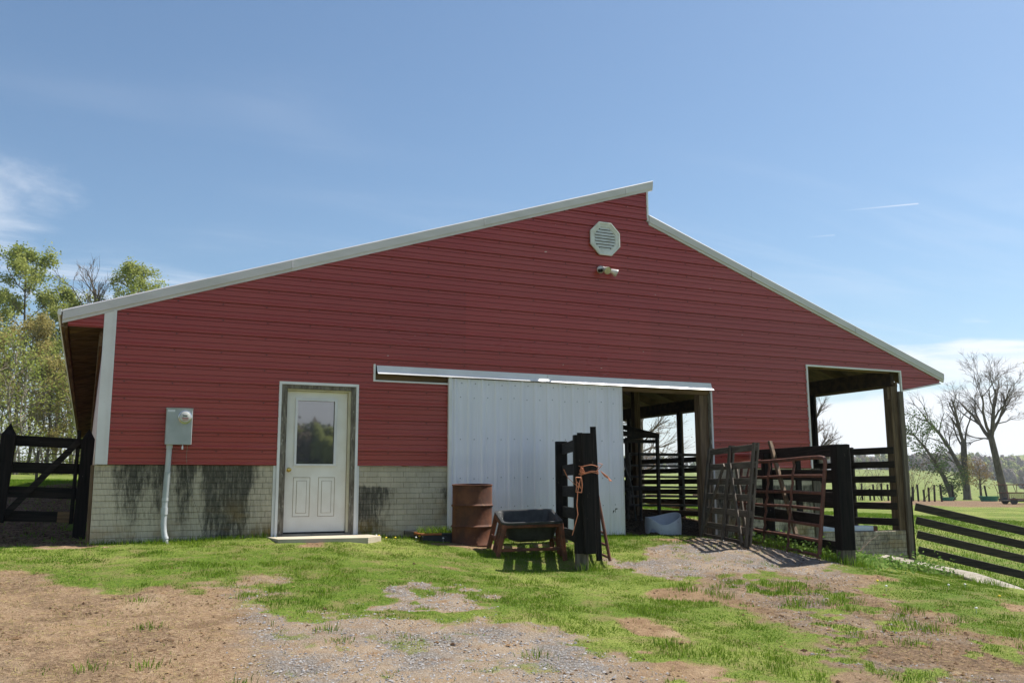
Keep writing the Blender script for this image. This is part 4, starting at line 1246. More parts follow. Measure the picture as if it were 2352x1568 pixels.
# ================================================================== yard objects
# rusty drum
DC = (5.02, -0.74)
gzd = g1(*DC) - 0.015
drum = thing('oil_drum', 'rusty brown open steel drum standing on the grass beside the white sliding door', 'drum', (DC[0], DC[1], gzd))
H = 0.865; r_ = 0.288
prof = [(r_ - 0.01, 0.0), (r_ + 0.006, 0.004), (r_ + 0.006, 0.016), (r_, 0.024)]
for hz_ in (0.27, 0.565):
    prof += [(r_, hz_ - 0.030), (r_ + 0.004, hz_ - 0.018), (r_ + 0.018, hz_), (r_ + 0.004, hz_ + 0.018), (r_, hz_ + 0.030)]
prof += [(r_, H - 0.02), (r_ + 0.008, H - 0.012), (r_ + 0.008, H), (r_ - 0.006, H + 0.002), (r_ - 0.010, H - 0.02), (r_ - 0.010, 0.03), (0, 0.03)]
mb = MB(); mb.lathe(prof, (DC[0], DC[1], gzd), 56)
nv = []
for v in mb.v:     # slightly dented, top edge sagging to one side
    a = math.atan2(v[1] - DC[1], v[0] - DC[0]); h = v[2] - gzd
    k = 1 + 0.012 * math.sin(a * 3 + h * 4) - 0.02 * math.exp(-((a + 2.0) ** 2) * 3) * (h > 0.6)
    dz = (0.012 * math.cos(a - 1.2)) * max(0, h - 0.6) / 0.26
    nv.append((DC[0] + (v[0] - DC[0]) * k, DC[1] + (v[1] - DC[1]) * k, v[2] + dz))
mb.v = nv
part(mb, 'drum_body', 'rust_drum', drum, smooth=True)

# feed trough: rubber tub in a rusty pressed-steel stand
tr = thing('feed_trough', 'black rubber feed trough in a rusty splay-legged steel stand', 'trough', (5.45, -1.6, -1.25))
FL, FR, BR_, BLc = Vector((5.035, -1.86, -0.785)), Vector((5.720, -2.14, -0.765)), Vector((5.900, -1.50, -0.640)), Vector((5.205, -1.22, -0.650))
cen = (FL + FR + BR_ + BLc) / 4
nrm = (FR - FL).cross(BLc - FL).normalized()
def rrect(scale, down, n=5, rr=0.09, grow=0.0):
    """rounded rectangle ring in the tub's plane, scaled about its centre"""
    ux = (FR - FL); uy = (BLc - FL); lx, ly = ux.length, uy.length
    ux = ux / lx; uy = uy / ly
    a, b = lx / 2 * scale + grow, ly / 2 * scale + grow
    r0 = min(rr, a, b)
    pts = []
    for cx, cy, s0 in ((a - r0, b - r0, 0), (-a + r0, b - r0, 90), (-a + r0, -b + r0, 180), (a - r0, -b + r0, 270)):
        for i in range(n + 1):
            an = rad(s0 + 90 * i / n)
            pts.append(cen + ux * (cx + r0 * math.cos(an)) + uy * (cy + r0 * math.sin(an)) - nrm * down)
    return pts
rings = [rrect(1.0, 0.028, grow=0.045), rrect(1.0, 0.0, grow=0.042), rrect(1.0, -0.004, grow=0.03), rrect(1.0, 0.0, grow=0.0), rrect(0.95, 0.03), rrect(0.80, 0.25, rr=0.10), rrect(0.66, 0.285, rr=0.12),
         rrect(0.68, 0.300, rr=0.13), rrect(0.84, 0.26, rr=0.11), rrect(0.97, 0.045), rrect(1.0, 0.028, grow=0.03)]
N = len(rings[0]); vs = [p_ for rg in rings for p_ in rg]; fs = []
for i in range(len(rings) - 1):
    for k in range(N):
        fs.append((i * N + k, i * N + (k + 1) % N, (i + 1) * N + (k + 1) % N, (i + 1) * N + k))
# close floor inside and bottom outside
fs.append(tuple(range(6 * N, 7 * N)))
mb = MB(); mb.add(vs, fs)
mb.f = [f for f in mb.f if not (6 * N <= min(f) and max(f) < 8 * N and len(f) == 4)]
mb.f.append(tuple(range(8 * N - 1, 7 * N - 1, -1)))
mb.mi = [0] * len(mb.f)
tub = part(mb, 'tub', 'black_rubber', tr, smooth=True)
ux = (FR - FL).normalized(); uy = (BLc - FL).normalized()
for a_, b_ in ((-0.40, -0.12), (-0.405, 0.06), (-0.40, 0.24)):
    mb = MB(); q = cen + ux * (a_ + 0.03) + uy * b_; mb.lathe([(0.0, 0.012), (0.009, 0.010), (0.011, 0.0)], q, 8, tuple(nrm)); part(mb, 'rivet', 'meter_ring', tub)
def tp(a, b, d): return cen + ux * a + uy * b - nrm * d
mb = MB(); mb.bar(tp(-0.36, -0.365, 0.055), tp(0.36, -0.365, 0.055), 0.03, 0.04, nrm, 0.01); part(mb, 'stand_rail', 'rust_frame', tr)
mb = MB(); mb.bar(tp(-0.36, 0.345, 0.055), tp(0.36, 0.345, 0.055), 0.03, 0.04, nrm, 0.01); part(mb, 'stand_rail', 'rust_frame', tr)
# each end is a corrugated panel between two splayed legs
for sgn in (-1, 1):
    tl, tr2 = tp(sgn * 0.375, -0.36, 0.03), tp(sgn * 0.375, 0.34, 0.03)
    bl = Vector((tl.x + sgn * 0.085 - 0.015, tl.y + 0.02, 0)); br = Vector((tr2.x + sgn * 0.085, tr2.y + 0.10, 0))
    bl.z = g1(bl.x, bl.y) - 0.01; br.z = g1(br.x, br.y) - 0.01
    for (p_, q_) in ((tl, bl), (tr2, br)):
        mb = MB(); mb.bar(p_, q_, 0.065, 0.040, uy, 0.012); part(mb, 'leg', 'rust_frame', tr)
    for f_ in (0.22, 0.42):
        mb = MB(); mb.bar(tl.lerp(tr2, f_), bl.lerp(br, f_) * 0.92 + tl.lerp(tr2, f_) * 0.08, 0.06, 0.03, uy, 0.012); part(mb, 'leg', 'rust_frame', tr)
    mb = MB(); mb.bar(tl.lerp(bl, 0.62), tr2.lerp(br, 0.62), 0.03, 0.045); part(mb, 'stand_rail', 'rust_frame', tr)
    mb = MB(); mb.bar(tl.lerp(bl, 0.10), tr2.lerp(br, 0.10), 0.03, 0.06); part(mb, 'stand_rail', 'rust_frame', tr)
for b_ in (-0.36, 0.34):
    a = tp(-0.375, b_, 0.03); c_ = tp(0.375, b_, 0.03)
    mb = MB(); mb.bar(Vector((a.x - 0.05, a.y + 0.02, a.z - 0.33)), Vector((c_.x + 0.05, c_.y + 0.02, c_.z - 0.33)), 0.03, 0.04); part(mb, 'stand_rail', 'rust_frame', tr)

# planter tub of grass and timber offcut by the wall
pl = thing('planter', 'low plastic planter tub of grass, with lit orange and shaded black painted on', 'planter', (4.60, -0.33, -1.16))
mb = MB(); mb.prism([(4.36, -0.50, 0), (4.84, -0.58, 0), (4.86, -0.20, 0), (4.40, -0.12, 0)], (0, 0, -1.20), (0, 0, -0.99))
part(mb, 'planter_tub', 'planter_shaded', pl)
for a, b in (((4.325, -0.50, -0.985), (4.62, -0.555, -0.985)), ((4.325, -0.50, -0.985), (4.36, -0.10, -0.985))):
    mb = MB(); mb.bar(a, b, 0.035, 0.030); part(mb, 'planter_rim', 'planter_lit', pl)  # left rim painted as sunlit
for a, b in (((4.622, -0.555, -0.985), (4.87, -0.595, -0.985)), ((4.36, -0.10, -0.985), (4.88, -0.18, -0.985)), ((4.885, -0.58, -0.985), (4.89, -0.18, -0.985))):
    mb = MB(); mb.bar(a, b, 0.035, 0.030); part(mb, 'planter_rim', 'planter_shaded', pl)  # remaining rim painted as shaded
mb = MB(); mb.add([(4.40, -0.492, -1.00), (4.49, -0.508, -1.00), (4.49, -0.508, -1.19), (4.455, -0.502, -1.19), (4.42, -0.497, -1.06)], [(0, 1, 2, 3, 4)])
mb.v = [(a, b - 0.006, c) for a, b, c in mb.v]
part(mb, 'lit_wedge', 'planter_lit', pl, fix=False)  # painted wedge of sunlight on the planter's front
mb = MB(); mb.bar((4.215, -0.08, -0.993), (4.90, -0.16, -1.0), 0.10, 0.095, (0, 0, 1), 0.014)
tag(mb.build('timber_offcut', 'grey_wood_h'), 'short weathered timber offcut lying against the base wall behind the planter', 'timber')

# cut-down white barrel just inside the doorway
TB = (9.02, 0.30)
wt = thing('cut_barrel', 'cut-down white plastic barrel lying open in the barn doorway', 'barrel', (TB[0], TB[1], g1(*TB)))
n = 48; vs = []; fs = []
zb = g1(*TB) - 0.01
for k in range(n):
    a = 2 * math.pi * k / n
    c_, s_ = math.cos(a), math.sin(a)
    fr = 0.30
    # wavy cut edge: high at the right front, dipping at the left front
    top = 0.30 + 0.045 * math.sin(a + 0.9) - 0.075 * math.exp(-((a - 4.15) / 0.55) ** 2) + 0.03 * math.cos(2 * a)
    bot = 0.0 + 0.10 * math.exp(-((a - 3.55) / 0.28) ** 2)
    for (r, h) in ((fr, bot), (fr + 0.012, (top + bot) / 2), (fr, top), (fr - 0.009, top), (fr - 0.009, bot)):
        vs.append((TB[0] + r * c_ * 1.03, TB[1] + r * s_, zb + h))
for k in range(n):
    for j in range(5):
        a, b = k * 5 + j, k * 5 + (j + 1) % 5
        c2, d2 = ((k + 1) % n) * 5 + j, ((k + 1) % n) * 5 + (j + 1) % 5
        fs.append((a, c2, d2, b))
mb = MB(); mb.add(vs, fs); part(mb, 'barrel_shell', 'tub_white', wt, smooth=True)

# ---- black board fence, right of the alley
def fence_line(name, label, P0, u, z_at, posts, boards, pm, bm_, side=1, slope=0.0, th=0.04, hb=0.155, group=None):
    """posts: (s, bottom drop, top z, width); boards: (s0, s1, centre z at s=0)"""
    P0 = Vector((P0[0], P0[1], 0)); u = Vector((u[0], u[1], 0)).normalized(); nrm_ = Vector((u.y, -u.x, 0))
    f = thing(name, label, 'fence', (P0.x, P0.y, z_at), group)
    for s, ztop, wd in posts:
        q = P0 + u * s
        gb = g1(q.x, q.y) - 0.15
        zf = gb + 0.15 + 0.20
        mb = MB(); mb.bar((q.x, q.y, zf), (q.x, q.y, ztop), wd, wd, u, 0.012); part(mb, 'post', pm, f)
        mb = MB(); mb.bar((q.x, q.y, gb), (q.x, q.y, zf - 0.001), wd - 0.012, wd - 0.012, u, 0.012); part(mb, 'post_foot', 'grey_wood_v', f)
    for s0, s1, zc, dz1 in boards:
        a = P0 + u * s0 + nrm_ * side; b = P0 + u * s1 + nrm_ * side
        mb = MB(); mb.bar((a.x, a.y, zc), (b.x, b.y, zc + dz1), th, hb, (0, 0, 1), 0.004); part(mb, 'board', bm_, f)
    return f
RP, RU = (9.44, -3.48), (0.326, 0.945)
rf = fence_line('board_fence', 'black board fence running from the heavy corner post back to the red wall', RP, RU, -1.42,
                [(0, 0.245, 0.205), (2.73, 0.22, 0.15)],
                [(0.0, 3.62, 0.170, 0.06), (0.0, 3.62, -0.185, 0.07), (0.0, 3.62, -0.510, 0.07), (0.0, 3.62, -0.845, 0.09), (0.0, 3.62, -1.200, 0.08)], 'black_post', 'black_board', side=0.10, hb=0.168)
# taller narrow black post standing off behind
pz = Vector((*RP, 0)) + Vector((RU[0], RU[1], 0)) * 1.93 + Vector((RU[1], -RU[0], 0)) * 0.2
mb = MB(); mb.bar((pz.x, pz.y, -0.82), (pz.x, pz.y, 0.16), 0.10, 0.05, (0, 1, 0)); part(mb, 'board', 'black_post', rf)
# loose pole leaning against that fence
mb = MB(); mb.bar((10.24, -1.11, 0.41), (10.10, -1.78, -1.08), 0.075, 0.05, (0, 1, 0), 0.008)
pole = mb.build('leaning_plank', ['brown_wood_v'])
tag(pole, 'weathered plank leaning at a slant behind the black board fence', 'plank')

# ---- black board fence left of the alley, seen almost end on
LP, LU = (5.72, -2.72), (0.37, 0.93)
lf = fence_line('board_fence', 'short black board fence seen end on beside the feed trough', LP, LU, -1.36,
                [(0, 0.345, 0.17), (2.25, 0.37, 0.175)],
                [(0.0, 2.25, 0.240, 0.01), (0.0, 2.25, -0.085, 0.01), (0.0, 2.25, -0.385, 0.0), (0.0, 2.25, -0.68, -0.01), (0.0, 2.25, -0.985, -0.02)], 'black_post', 'black_board', side=0.02)
mb = MB(); mb.bar((5.775, -2.845, -1.16), (5.760, -2.845, 0.365), 0.165, 0.045, (0, 1, 0), 0.006); part(mb, 'facing_board', 'black_post', lf)
# old gate stacked on its right side, end on: black frame boards
sg = thing('stacked_gate', 'narrow black wooden gate propped end on against the left fence', 'gate', (6.0, -2.5, -1.3))
for s0 in (0.0, 1.35):
    a = Vector((5.885 + 0.37 * s0, -2.78 + 0.93 * s0, 0))
    mb = MB(); mb.bar((a.x + 0.06, a.y, g1(a.x, a.y) + 0.10), (a.x, a.y, 0.455), 0.075, 0.04, (0, 1, 0), 0.006); part(mb, 'stile', 'black_post', sg)
for zc in (0.30, -0.05, -0.42, -0.80, -1.12):
    mb = MB(); k = (0.455 - zc) * 0.04
    mb.bar((5.905 + k, -2.76, zc), (5.905 + k + 0.37 * 1.35, -2.76 + 0.93 * 1.35, zc), 0.03, 0.13); part(mb, 'rail', 'worn_black', sg)
# rusty pipe panel leaning outside it
rg = thing('pipe_panel', 'rusty steel panel leaning on the left fence with its foot kicked out', 'panel', (6.2, -2.6, -1.3))
def rgp(s, h):      # s along the fence, h 0 bottom .. 1 top
    return Vector((5.98 + 0.37 * s + (1 - h) * 0.16, -2.66 + 0.93 * s - (1 - h) * 0.06, -1.27 + h * 0.98))
for s in (0.0, 1.6):
    mb = MB(); mb.tube([rgp(s, 0), rgp(s, 1)], 0.022, 8); part(mb, 'upright', 'rust_pipe', rg, smooth=True)
for h in (0.04, 0.20, 0.36, 0.56, 0.78, 1.0):
    mb = MB(); mb.tube([rgp(0, h), rgp(1.6, h)], 0.018, 8); part(mb, 'rail', 'rust_pipe', rg, smooth=True)

# orange baler twine round the post
def helix(cx, cy, z0, z1, r, turns, n=40, ph=0.0, sq=True):
    pts = []
    for i in range(n + 1):
        a = ph + 2 * math.pi * turns * i / n
        rr = r * (1.0 / max(abs(math.cos(a)), abs(math.sin(a)))) ** 0.75 if sq else r
        pts.append((cx + rr * math.cos(a), cy + rr * math.sin(a), z0 + (z1 - z0) * i / n + 0.012 * math.sin(3 * a)))
    return pts
mb = MB()
for z0, z1, ph in ((-0.035, -0.06, 0.2), (-0.18, -0.10, 1.0), (-0.16, -0.13, 2.2)):
    mb.tube(helix(5.79, -2.76, z0, z1, 0.128, 1.0, ph=ph), 0.0048, 5)
for k in range(6):
    a0 = Vector((5.63, -2.93, -0.13)); pts = [a0 + Vector((random.uniform(-.045, .045), random.uniform(-.03, .01), random.uniform(-.05, .06))) for _ in range(5)]
    mb.tube([a0] + pts, 0.0045, 4)
mb.tube([(5.62, -2.93, -0.14), (5.60, -2.94, -0.22), (5.565, -2.93, -0.36), (5.55, -2.92, -0.55), (5.565, -2.92, -0.66), (5.53, -2.90, -0.80), (5.50, -2.88, -0.92)], 0.005, 5)
mb.tube([(5.60, -2.92, -0.33), (5.50, -2.93, -0.27), (5.42, -2.93, -0.20), (5.37, -2.92, -0.10)], 0.0035, 5)
for k in range(4):
    mb.tube([(5.92, -2.90, -0.12), (5.96, -2.93, -0.16 - 0.01 * k), (6.00 + 0.01 * k, -2.94, -0.19 - 0.012 * k), (6.02 + 0.012 * k, -2.95, -0.25)], 0.004, 4)
mb.tube([(5.90, -2.88, -0.02), (5.95, -2.90, -0.035), (5.93, -2.86, -0.08), (5.88, -2.86, -0.12)], 0.005, 5)
for x0, x1, z0, z1 in ((5.52, 5.60, -0.20, -0.205), (5.52, 5.60, -0.385, -0.39), (5.52, 5.52, -0.20, -0.385), (5.60, 5.60, -0.20, -0.39), (5.53, 5.59, -0.25, -0.34), (5.58, 5.54, -0.24, -0.33)):
    mb.tube([(x0, -2.96, z0), ((x0 + x1) / 2 + 0.008, -2.965, (z0 + z1) / 2), (x1, -2.96, z1)], 0.0055, 5)
tag(mb.build('baler_twine', 'twine', smooth=True), 'orange baler twine knotted round the front black post', 'twine')

# ---- weathered wooden gate leaning on the right fence
RPv, RUv = Vector((RP[0], RP[1], 0)), Vector((RU[0], RU[1], 0)).normalized()
RN = Vector((-RUv.y, RUv.x, 0))       # towards the alley (left)
def gate_frame(s0, sl, zb0, zb1, ztop, off_top, off_bot):
    """returns f(a, h): a 0..1 along the gate, h 0..1 up; foot kicked towards the alley"""
    def f(a, h, d=0.0):
        s = s0 + sl * a
        zb_ = zb0 + (zb1 - zb0) * a
        off = off_bot + (off_top - off_bot) * h + d
        q = RPv + RUv * s + RN * off
        return Vector((q.x, q.y, zb_ + (ztop - zb_) * h))
    return f
gw = thing('wooden_gate', 'weathered grey wooden gate with crossed braces leaning on the black fence', 'gate', (9.9, -1.6, -1.3))
G_ = gate_frame(1.00, 2.28, -1.21, -1.19, 0.325, 0.80, 1.0)
def gbar(a0, h0, a1, h1, wd, th, d, nm, m_, up=None):
    p_, q_ = G_(a0, h0, d), G_(a1, h1, d)
    mb = MB()
    fn = (G_(1, 0) - G_(0, 0)).cross(G_(0, 1) - G_(0, 0)).normalized()
    dd = (q_ - p_).normalized()
    mb.bar(p_, q_, th, wd, dd.cross(fn), 0.004)
    part(mb, nm, m_, gw)
for h in (0.955, 0.785, 0.625, 0.465, 0.31, 0.15):
    gbar(0.015, h, 0.985, h, 0.10, 0.024, 0.0, 'rail', 'grey_wood_h')
gbar(0.02, 0.02, 0.98, 0.02, 0.10, 0.03, 0.0, 'rail', 'worn_black')
for a in (0.03, 0.50, 0.97):
    for d in (0.030, -0.030):
        gbar(a, 0.0, a, 1.0, 0.085, 0.030, d, 'stile', 'grey_wood_v')
for d in (0.058,):
    gbar(0.44, 0.80, 0.07, 0.02, 0.085, 0.024, d, 'brace', 'grey_wood_v')
    gbar(0.56, 0.80, 0.93, 0.02, 0.085, 0.024, d, 'brace', 'grey_wood_v')
gbar(0.46, 0.80, 0.12, 0.05, 0.085, 0.024, -0.058, 'brace', 'grey_wood_v')

# ---- rusty tubular gate leaning on the same fence
gp = thing('tube_gate', 'rusty red-brown tubular steel gate leaning on the black fence by the corner post', 'gate', (9.3, -2.9, -1.35))
T_ = gate_frame(0.02, 3.4, -1.31, -1.24, 0.095, 0.20, 0.38)
def gtube(pts, r=0.024):
    mb = MB(); mb.tube(pts, r, 10); return mb
HS = [0.985, 0.80, 0.63, 0.475, 0.315, 0.17, 0.03]
path = [T_(0.97, 0.985)] + [T_(a, 0.985 + 0.004 * math.sin(a * 9)) for a in (0.8, 0.6, 0.4, 0.2, 0.06)] + [T_(0.018, 0.975), T_(0.004, 0.955), T_(0.0, 0.92)] + [T_(0.0, h) for h in (0.7, 0.5, 0.3, 0.1, 0.0)]
part(gtube(path, 0.029), 'outer_tube', 'rust_pipe', gp, smooth=True)
part(gtube([T_(0.98, 1.0), T_(0.98, 0.0)], 0.027), 'outer_tube', 'rust_pipe', gp, smooth=True)
for h in HS[1:]:
    part(gtube([T_(0.0, h), T_(0.33, h + 0.006), T_(0.66, h - 0.004), T_(0.98, h)], 0.023), 'rail', 'rust_pipe', gp, smooth=True)
for a in (0.30, 0.585, 0.86):
    path = []
    for i, h in enumerate(HS):      # each strap weaves round the rails
        path += [T_(a, h + 0.035, 0.032), T_(a, h - 0.035, 0.032), T_(a + 0.004, h - 0.07, 0.012)]
    part(gtube([T_(a, 0.985, 0.03)] + path[1:-1] + [T_(a, -0.01, 0.03)], 0.019), 'strap', 'rust_pipe', gp, smooth=True)

# ---- side fence of the lean-to (boards nailed along the outer posts)
sf = thing('side_fence', 'six-rail dark board fence closing the open side of the lean-to', 'fence', (14.33, 0.1, -1.2))
for zt, zb_ in ((0.427, 0.293), (0.150, 0.020), (-0.137, -0.270), (-0.403, -0.536), (-0.660, -0.796), (-0.962, -1.100)):
    zc, hb = (zt + zb_) / 2, zt - zb_
    for (ya, yb) in ((0.06, 2.40), (2.405, 7.45), (7.455, 13.0), (13.005, 20.0)):
        mb = MB(); mb.bar((14.33, ya, zc), (14.33, yb, zc + 0.004), 0.032, hb); part(mb, 'board', 'worn_black', sf)
for y in (1.22, 0.14):
    mb = MB(); mb.bar((14.375, y, -1.18), (14.375, y, 0.46), 0.05, 0.11, (0, 1, 0)); part(mb, 'batten', 'worn_black', sf)
# white board on the low wall
mb = MB(); mb.bar((11.9, 0.35, -1.12), (13.66, 0.18, -1.135), 0.26, 0.095, (0, 0, 1), 0.01)
wb = thing('feed_bunk', 'pale blue-white board lying along the top of the low brick wall', 'board', (12.8, 0.3, -1.18))
part(mb, 'board', 'tub_white', wb)
mb = MB(); mb.bar((13.665, 0.18, -1.135), (13.76, 0.17, -1.14), 0.25, 0.10, (0, 0, 1), 0.01); part(mb, 'board_end', 'rust_frame', wb)

# ---- inside the doorway: dark steel handling crate and a grey tube gate
hc = thing('cattle_crate', 'dark steel cattle crate frame standing inside the barn doorway', 'cattle crate', (10.0, 3.0, -1.0))
def hbar(p_, q_, w_=0.06, h_=0.06, nm='frame_bar', m_='steel_dark'):
    mb = MB(); mb.bar(p_, q_, w_, h_); part(mb, nm, m_, hc)
for x, y in ((9.15, 3.0), (10.46, 2.55), (9.35, 4.6), (10.75, 4.2)):
    hbar((x, y, -1.05), (x, y, 0.70), nm='upright')
hbar((9.0, 3.05, 0.80), (10.50, 2.53, 0.69), 0.05, 0.10)
hbar((9.0, 3.05, 0.60), (10.47, 2.55, 0.58), 0.05, 0.07)
hbar((9.35, 4.6, 0.72), (10.75, 4.2, 0.70))
hbar((9.15, 3.0, 0.72), (9.35, 4.6, 0.72)); hbar((10.46, 2.55, 0.72), (10.75, 4.2, 0.72))
hbar((10.10, 2.67, -1.0), (10.10, 2.67, 0.58), 0.045, 0.045)
hbar((9.15, 3.0, -0.36), (10.44, 2.56, -0.37), 0.05, 0.07)
hbar((10.46, 2.56, 0.70), (10.02, 3.3, 0.93), 0.03, 0.10); hbar((10.02, 3.3, 0.93), (9.5, 2.95, 0.78), 0.03, 0.10)
for z in (0.25, -0.05, -0.70, -0.98):
    hbar((9.35, 4.6, z), (10.75, 4.2, z), 0.03, 0.10, 'side_bar'); 
for z in (0.30, 0.0, -0.3, -0.6, -0.9):
    hbar((9.17, 3.1, z), (9.35, 4.6, z), 0.03, 0.12, 'side_bar')
mb = MB(); mb.tube([(9.68, 2.78, 0.55), (9.78, 2.72, 0.1), (9.90, 2.66, -0.35), (10.0, 2.7, -1.0)], 0.014, 6); part(mb, 'rod', 'gate_steel', hc)

ig = thing('stock_gate', 'grey six-bar tube gate standing across the inside of the barn', 'gate', (12.0, 3.6, -0.9))
def G2(a, z): return (10.6 + 2.2 * a, 3.85 - 0.62 * a + 0.05 * math.sin(3 * a), z)
for z, b in ((0.375, 0.03), (0.125, 0.022), (-0.11, 0.022), (-0.33, 0.022), (-0.53, 0.022), (-0.72, 0.022)):
    mb = MB(); mb.tube([G2(0, z), G2(0.33, z - 0.01), G2(0.66, z - 0.02), G2(1, z - 0.03)], b * 1.05, 8); part(mb, 'rail', 'gate_steel', ig, smooth=True)
for a in (0.0, 0.54, 1.0):
    mb = MB(); mb.tube([G2(a, 0.36), G2(a, -0.74)], 0.022, 8); part(mb, 'upright', 'gate_steel', ig, smooth=True)
# second run of dark boards inside the outer wall, behind the crate
ib = thing('pen_fence', 'dark plank pen fence deep inside the barn beside the inner post', 'fence', (12.1, 9, -0.9))
for z in (0.25, -0.02, -0.30, -0.58, -0.80):
    mb = MB(); mb.bar((12.05, 5.95, z), (12.05, 17.8, z), 0.04, 0.15); part(mb, 'board', 'worn_black', ib)

# ---- left: pointed-post gate beside the barn corner
lg = thing('farm_gate', 'dark wooden farm gate with a diagonal brace between pointed posts', 'gate', (-0.6, 1.15, -1.0))
def lgbar(p_, q_, w_, h_, nm, m_='black_board', up=(0, 0, 1), **k):
    mb = MB(); mb.bar(p_, q_, w_, h_, up, 0.006, **k); part(mb, nm, m_, lg)
YG = 1.15
lgbar((-1.16, YG, -0.76), (-1.075, YG - 0.0, 0.585), 0.185, 0.15, 'post', 'black_post', (0, 1, 0), point=0.17)
lgbar((-0.140, YG, -1.15), (-0.085, YG, 0.525), 0.165, 0.15, 'post', 'black_post', (0, 1, 0), point=0.15)
lgbar((-0.245, YG + 0.03, -0.80), (-0.215, YG + 0.03, 0.50), 0.05, 0.08, 'post_strip', 'black_post', (0, 1, 0))
for za, zb_ , h_ in ((0.352, 0.312, 0.145), (-0.015, -0.040, 0.148), (-0.345, -0.385, 0.150)):
    lgbar((-1.11, YG + 0.05, za), (-0.16, YG + 0.05, zb_), 0.028, h_, 'rail')
lgbar((-1.12, YG + 0.05, -0.672), (-0.42, YG + 0.05, -0.700), 0.028, 0.145, 'rail')
lgbar((-0.4195, YG + 0.05, -0.700), (-0.12, YG + 0.05, -0.715), 0.028, 0.150, 'rail', 'brown_wood_h')
lgbar((-1.06, YG - 0.02, -0.66), (-0.215, YG - 0.02, 0.345), 0.028, 0.085, 'brace')
lgbar((-0.19, YG + 0.02, -1.10), (-0.185, YG + 0.02, -0.78), 0.025, 0.02, 'stake', 'rust_pipe')
lf2 = thing('board_fence', 'dark board fence end entering at the left edge of the yard', 'fence', (-2.4, 1.2, -1.0))
for z in (0.40, 0.10, -0.26, -0.60):
    mb = MB(); mb.bar((-3.7, 1.35, z), (-1.20, 1.22, z), 0.03, 0.14); part(mb, 'board', 'black_board', lf2)
mb = MB(); mb.bar((-3.2, 1.30, -1.1), (-3.2, 1.30, 0.5), 0.15, 0.15, (0, 1, 0)); part(mb, 'post', 'black_post', lf2)

# thin wire fence across the meadow behind the left gate
wf = thing('wire_fence', 'thin wire fence on slim posts crossing the meadow behind the left gate', 'fence', (-2.0, 22, -0.1))
for k in range(7):
    x = -7.5 + 1.95 * k * 1.0; y = 22 + 0.25 * k
    z = g1(x, y)
    mb = MB(); mb.bar((x, y, z - 0.1), (x, y, z + 1.15), 0.09, 0.09, (0, 1, 0)); part(mb, 'post', 'bark', wf)
for h in (0.55, 0.8, 1.05):
    mb = MB(); mb.tube([(-7.5 + 1.95 * k, 22 + 0.25 * k, g1(-7.5 + 1.95 * k, 22 + 0.25 * k) + h) for k in range(7)], 0.012, 4); part(mb, 'wire', 'steel_dark', wf)

# ---- pasture fence going off to the right from the corner post
pf = thing('pasture_fence', 'four-board dark fence dropping away into the right pasture', 'fence', (16, -1, -2.0))
def PFp(s, z):
    return (14.62 + 1.30 * s, -0.10 - 1.02 * s, z)
for zt in (-0.735, -0.995, -1.262, -1.560):
    for (a, b) in ((0.0, 1.85), (1.855, 3.8)):
        mb = MB(); mb.bar(PFp(a, zt - 0.40 * a), PFp(b, zt - 0.40 * b - 0.004), 0.03, 0.150); part(mb, 'board', 'worn_black', pf)
for s in (1.86, 3.78):
    q = PFp(s, 0); mb = MB(); mb.bar((q[0] + 0.03, q[1] + 0.10, -3.6), (q[0] + 0.03, q[1] + 0.10, -0.62 - 0.40 * s), 0.13, 0.13, (0, 1, 0)); part(mb, 'post', 'black_post', pf)

# ---- concrete curb along the drive edge
cl = [(13.35, -0.18, -1.62), (13.10, -1.30, -1.67), (12.78, -2.50, -1.735), (12.0, -3.65, -1.79), (10.99, -4.93, -1.84), (9.6, -6.7, -1.93), (8.2, -8.5, -2.05)]
mb = MB(); vs = []
for i, (x, y, z) in enumerate(cl):
    a = Vector(cl[max(i - 1, 0)]); b = Vector(cl[min(i + 1, len(cl) - 1)])
    d = (b - a); d.z = 0; d.normalize(); nn = Vector((-d.y, d.x, 0))
    wv = 0.30 if i < 3 else 0.40
    ch = 0.015
    for o_, dz in ((-0.01, -0.7), (-0.01, -ch), (ch, 0), (wv - ch, 0.01), (wv, -ch), (wv, -0.7)):
        q = Vector((x, y, z)) + nn * o_ + Vector((random.uniform(-.008, .008), random.uniform(-.008, .008), dz + random.uniform(-.006, .006) * (dz > -0.5)))
        vs.append(q)
fs = []
for i in range(len(cl) - 1):
    for j in range(6):
        fs.append((i * 6 + j, (i + 1) * 6 + j, (i + 1) * 6 + (j + 1) % 6, i * 6 + (j + 1) % 6))
fs += [tuple(range(6)), tuple(range(len(vs) - 1, len(vs) - 7, -1))]
mb.add(vs, fs)
tag(mb.build('concrete_curb', 'curb_concrete'), 'low weathered concrete curb edging the drive down the right side', 'curb')

# dead sticks by the low wall
mb = MB()
for k in range(9):
    x0, z0 = 12.15 + random.uniform(-.2, .3), -1.72
    a = random.uniform(0.1, 0.9); L = random.uniform(0.5, 0.95)
    pts = [(x0, -0.55, z0)]
    for j in range(4):
        a += random.uniform(-.25, .2)
        pts.append((pts[-1][0] + L / 4 * math.cos(a), pts[-1][1] + random.uniform(-.05, .05), pts[-1][2] + L / 4 * math.sin(a)))
    mb.tube(pts, 0.011, 5, r1=0.004)
tag(mb.build('dead_branch', 'dead_stick', smooth=True), 'pale dead branch sprawled against the low brick wall', 'branch')

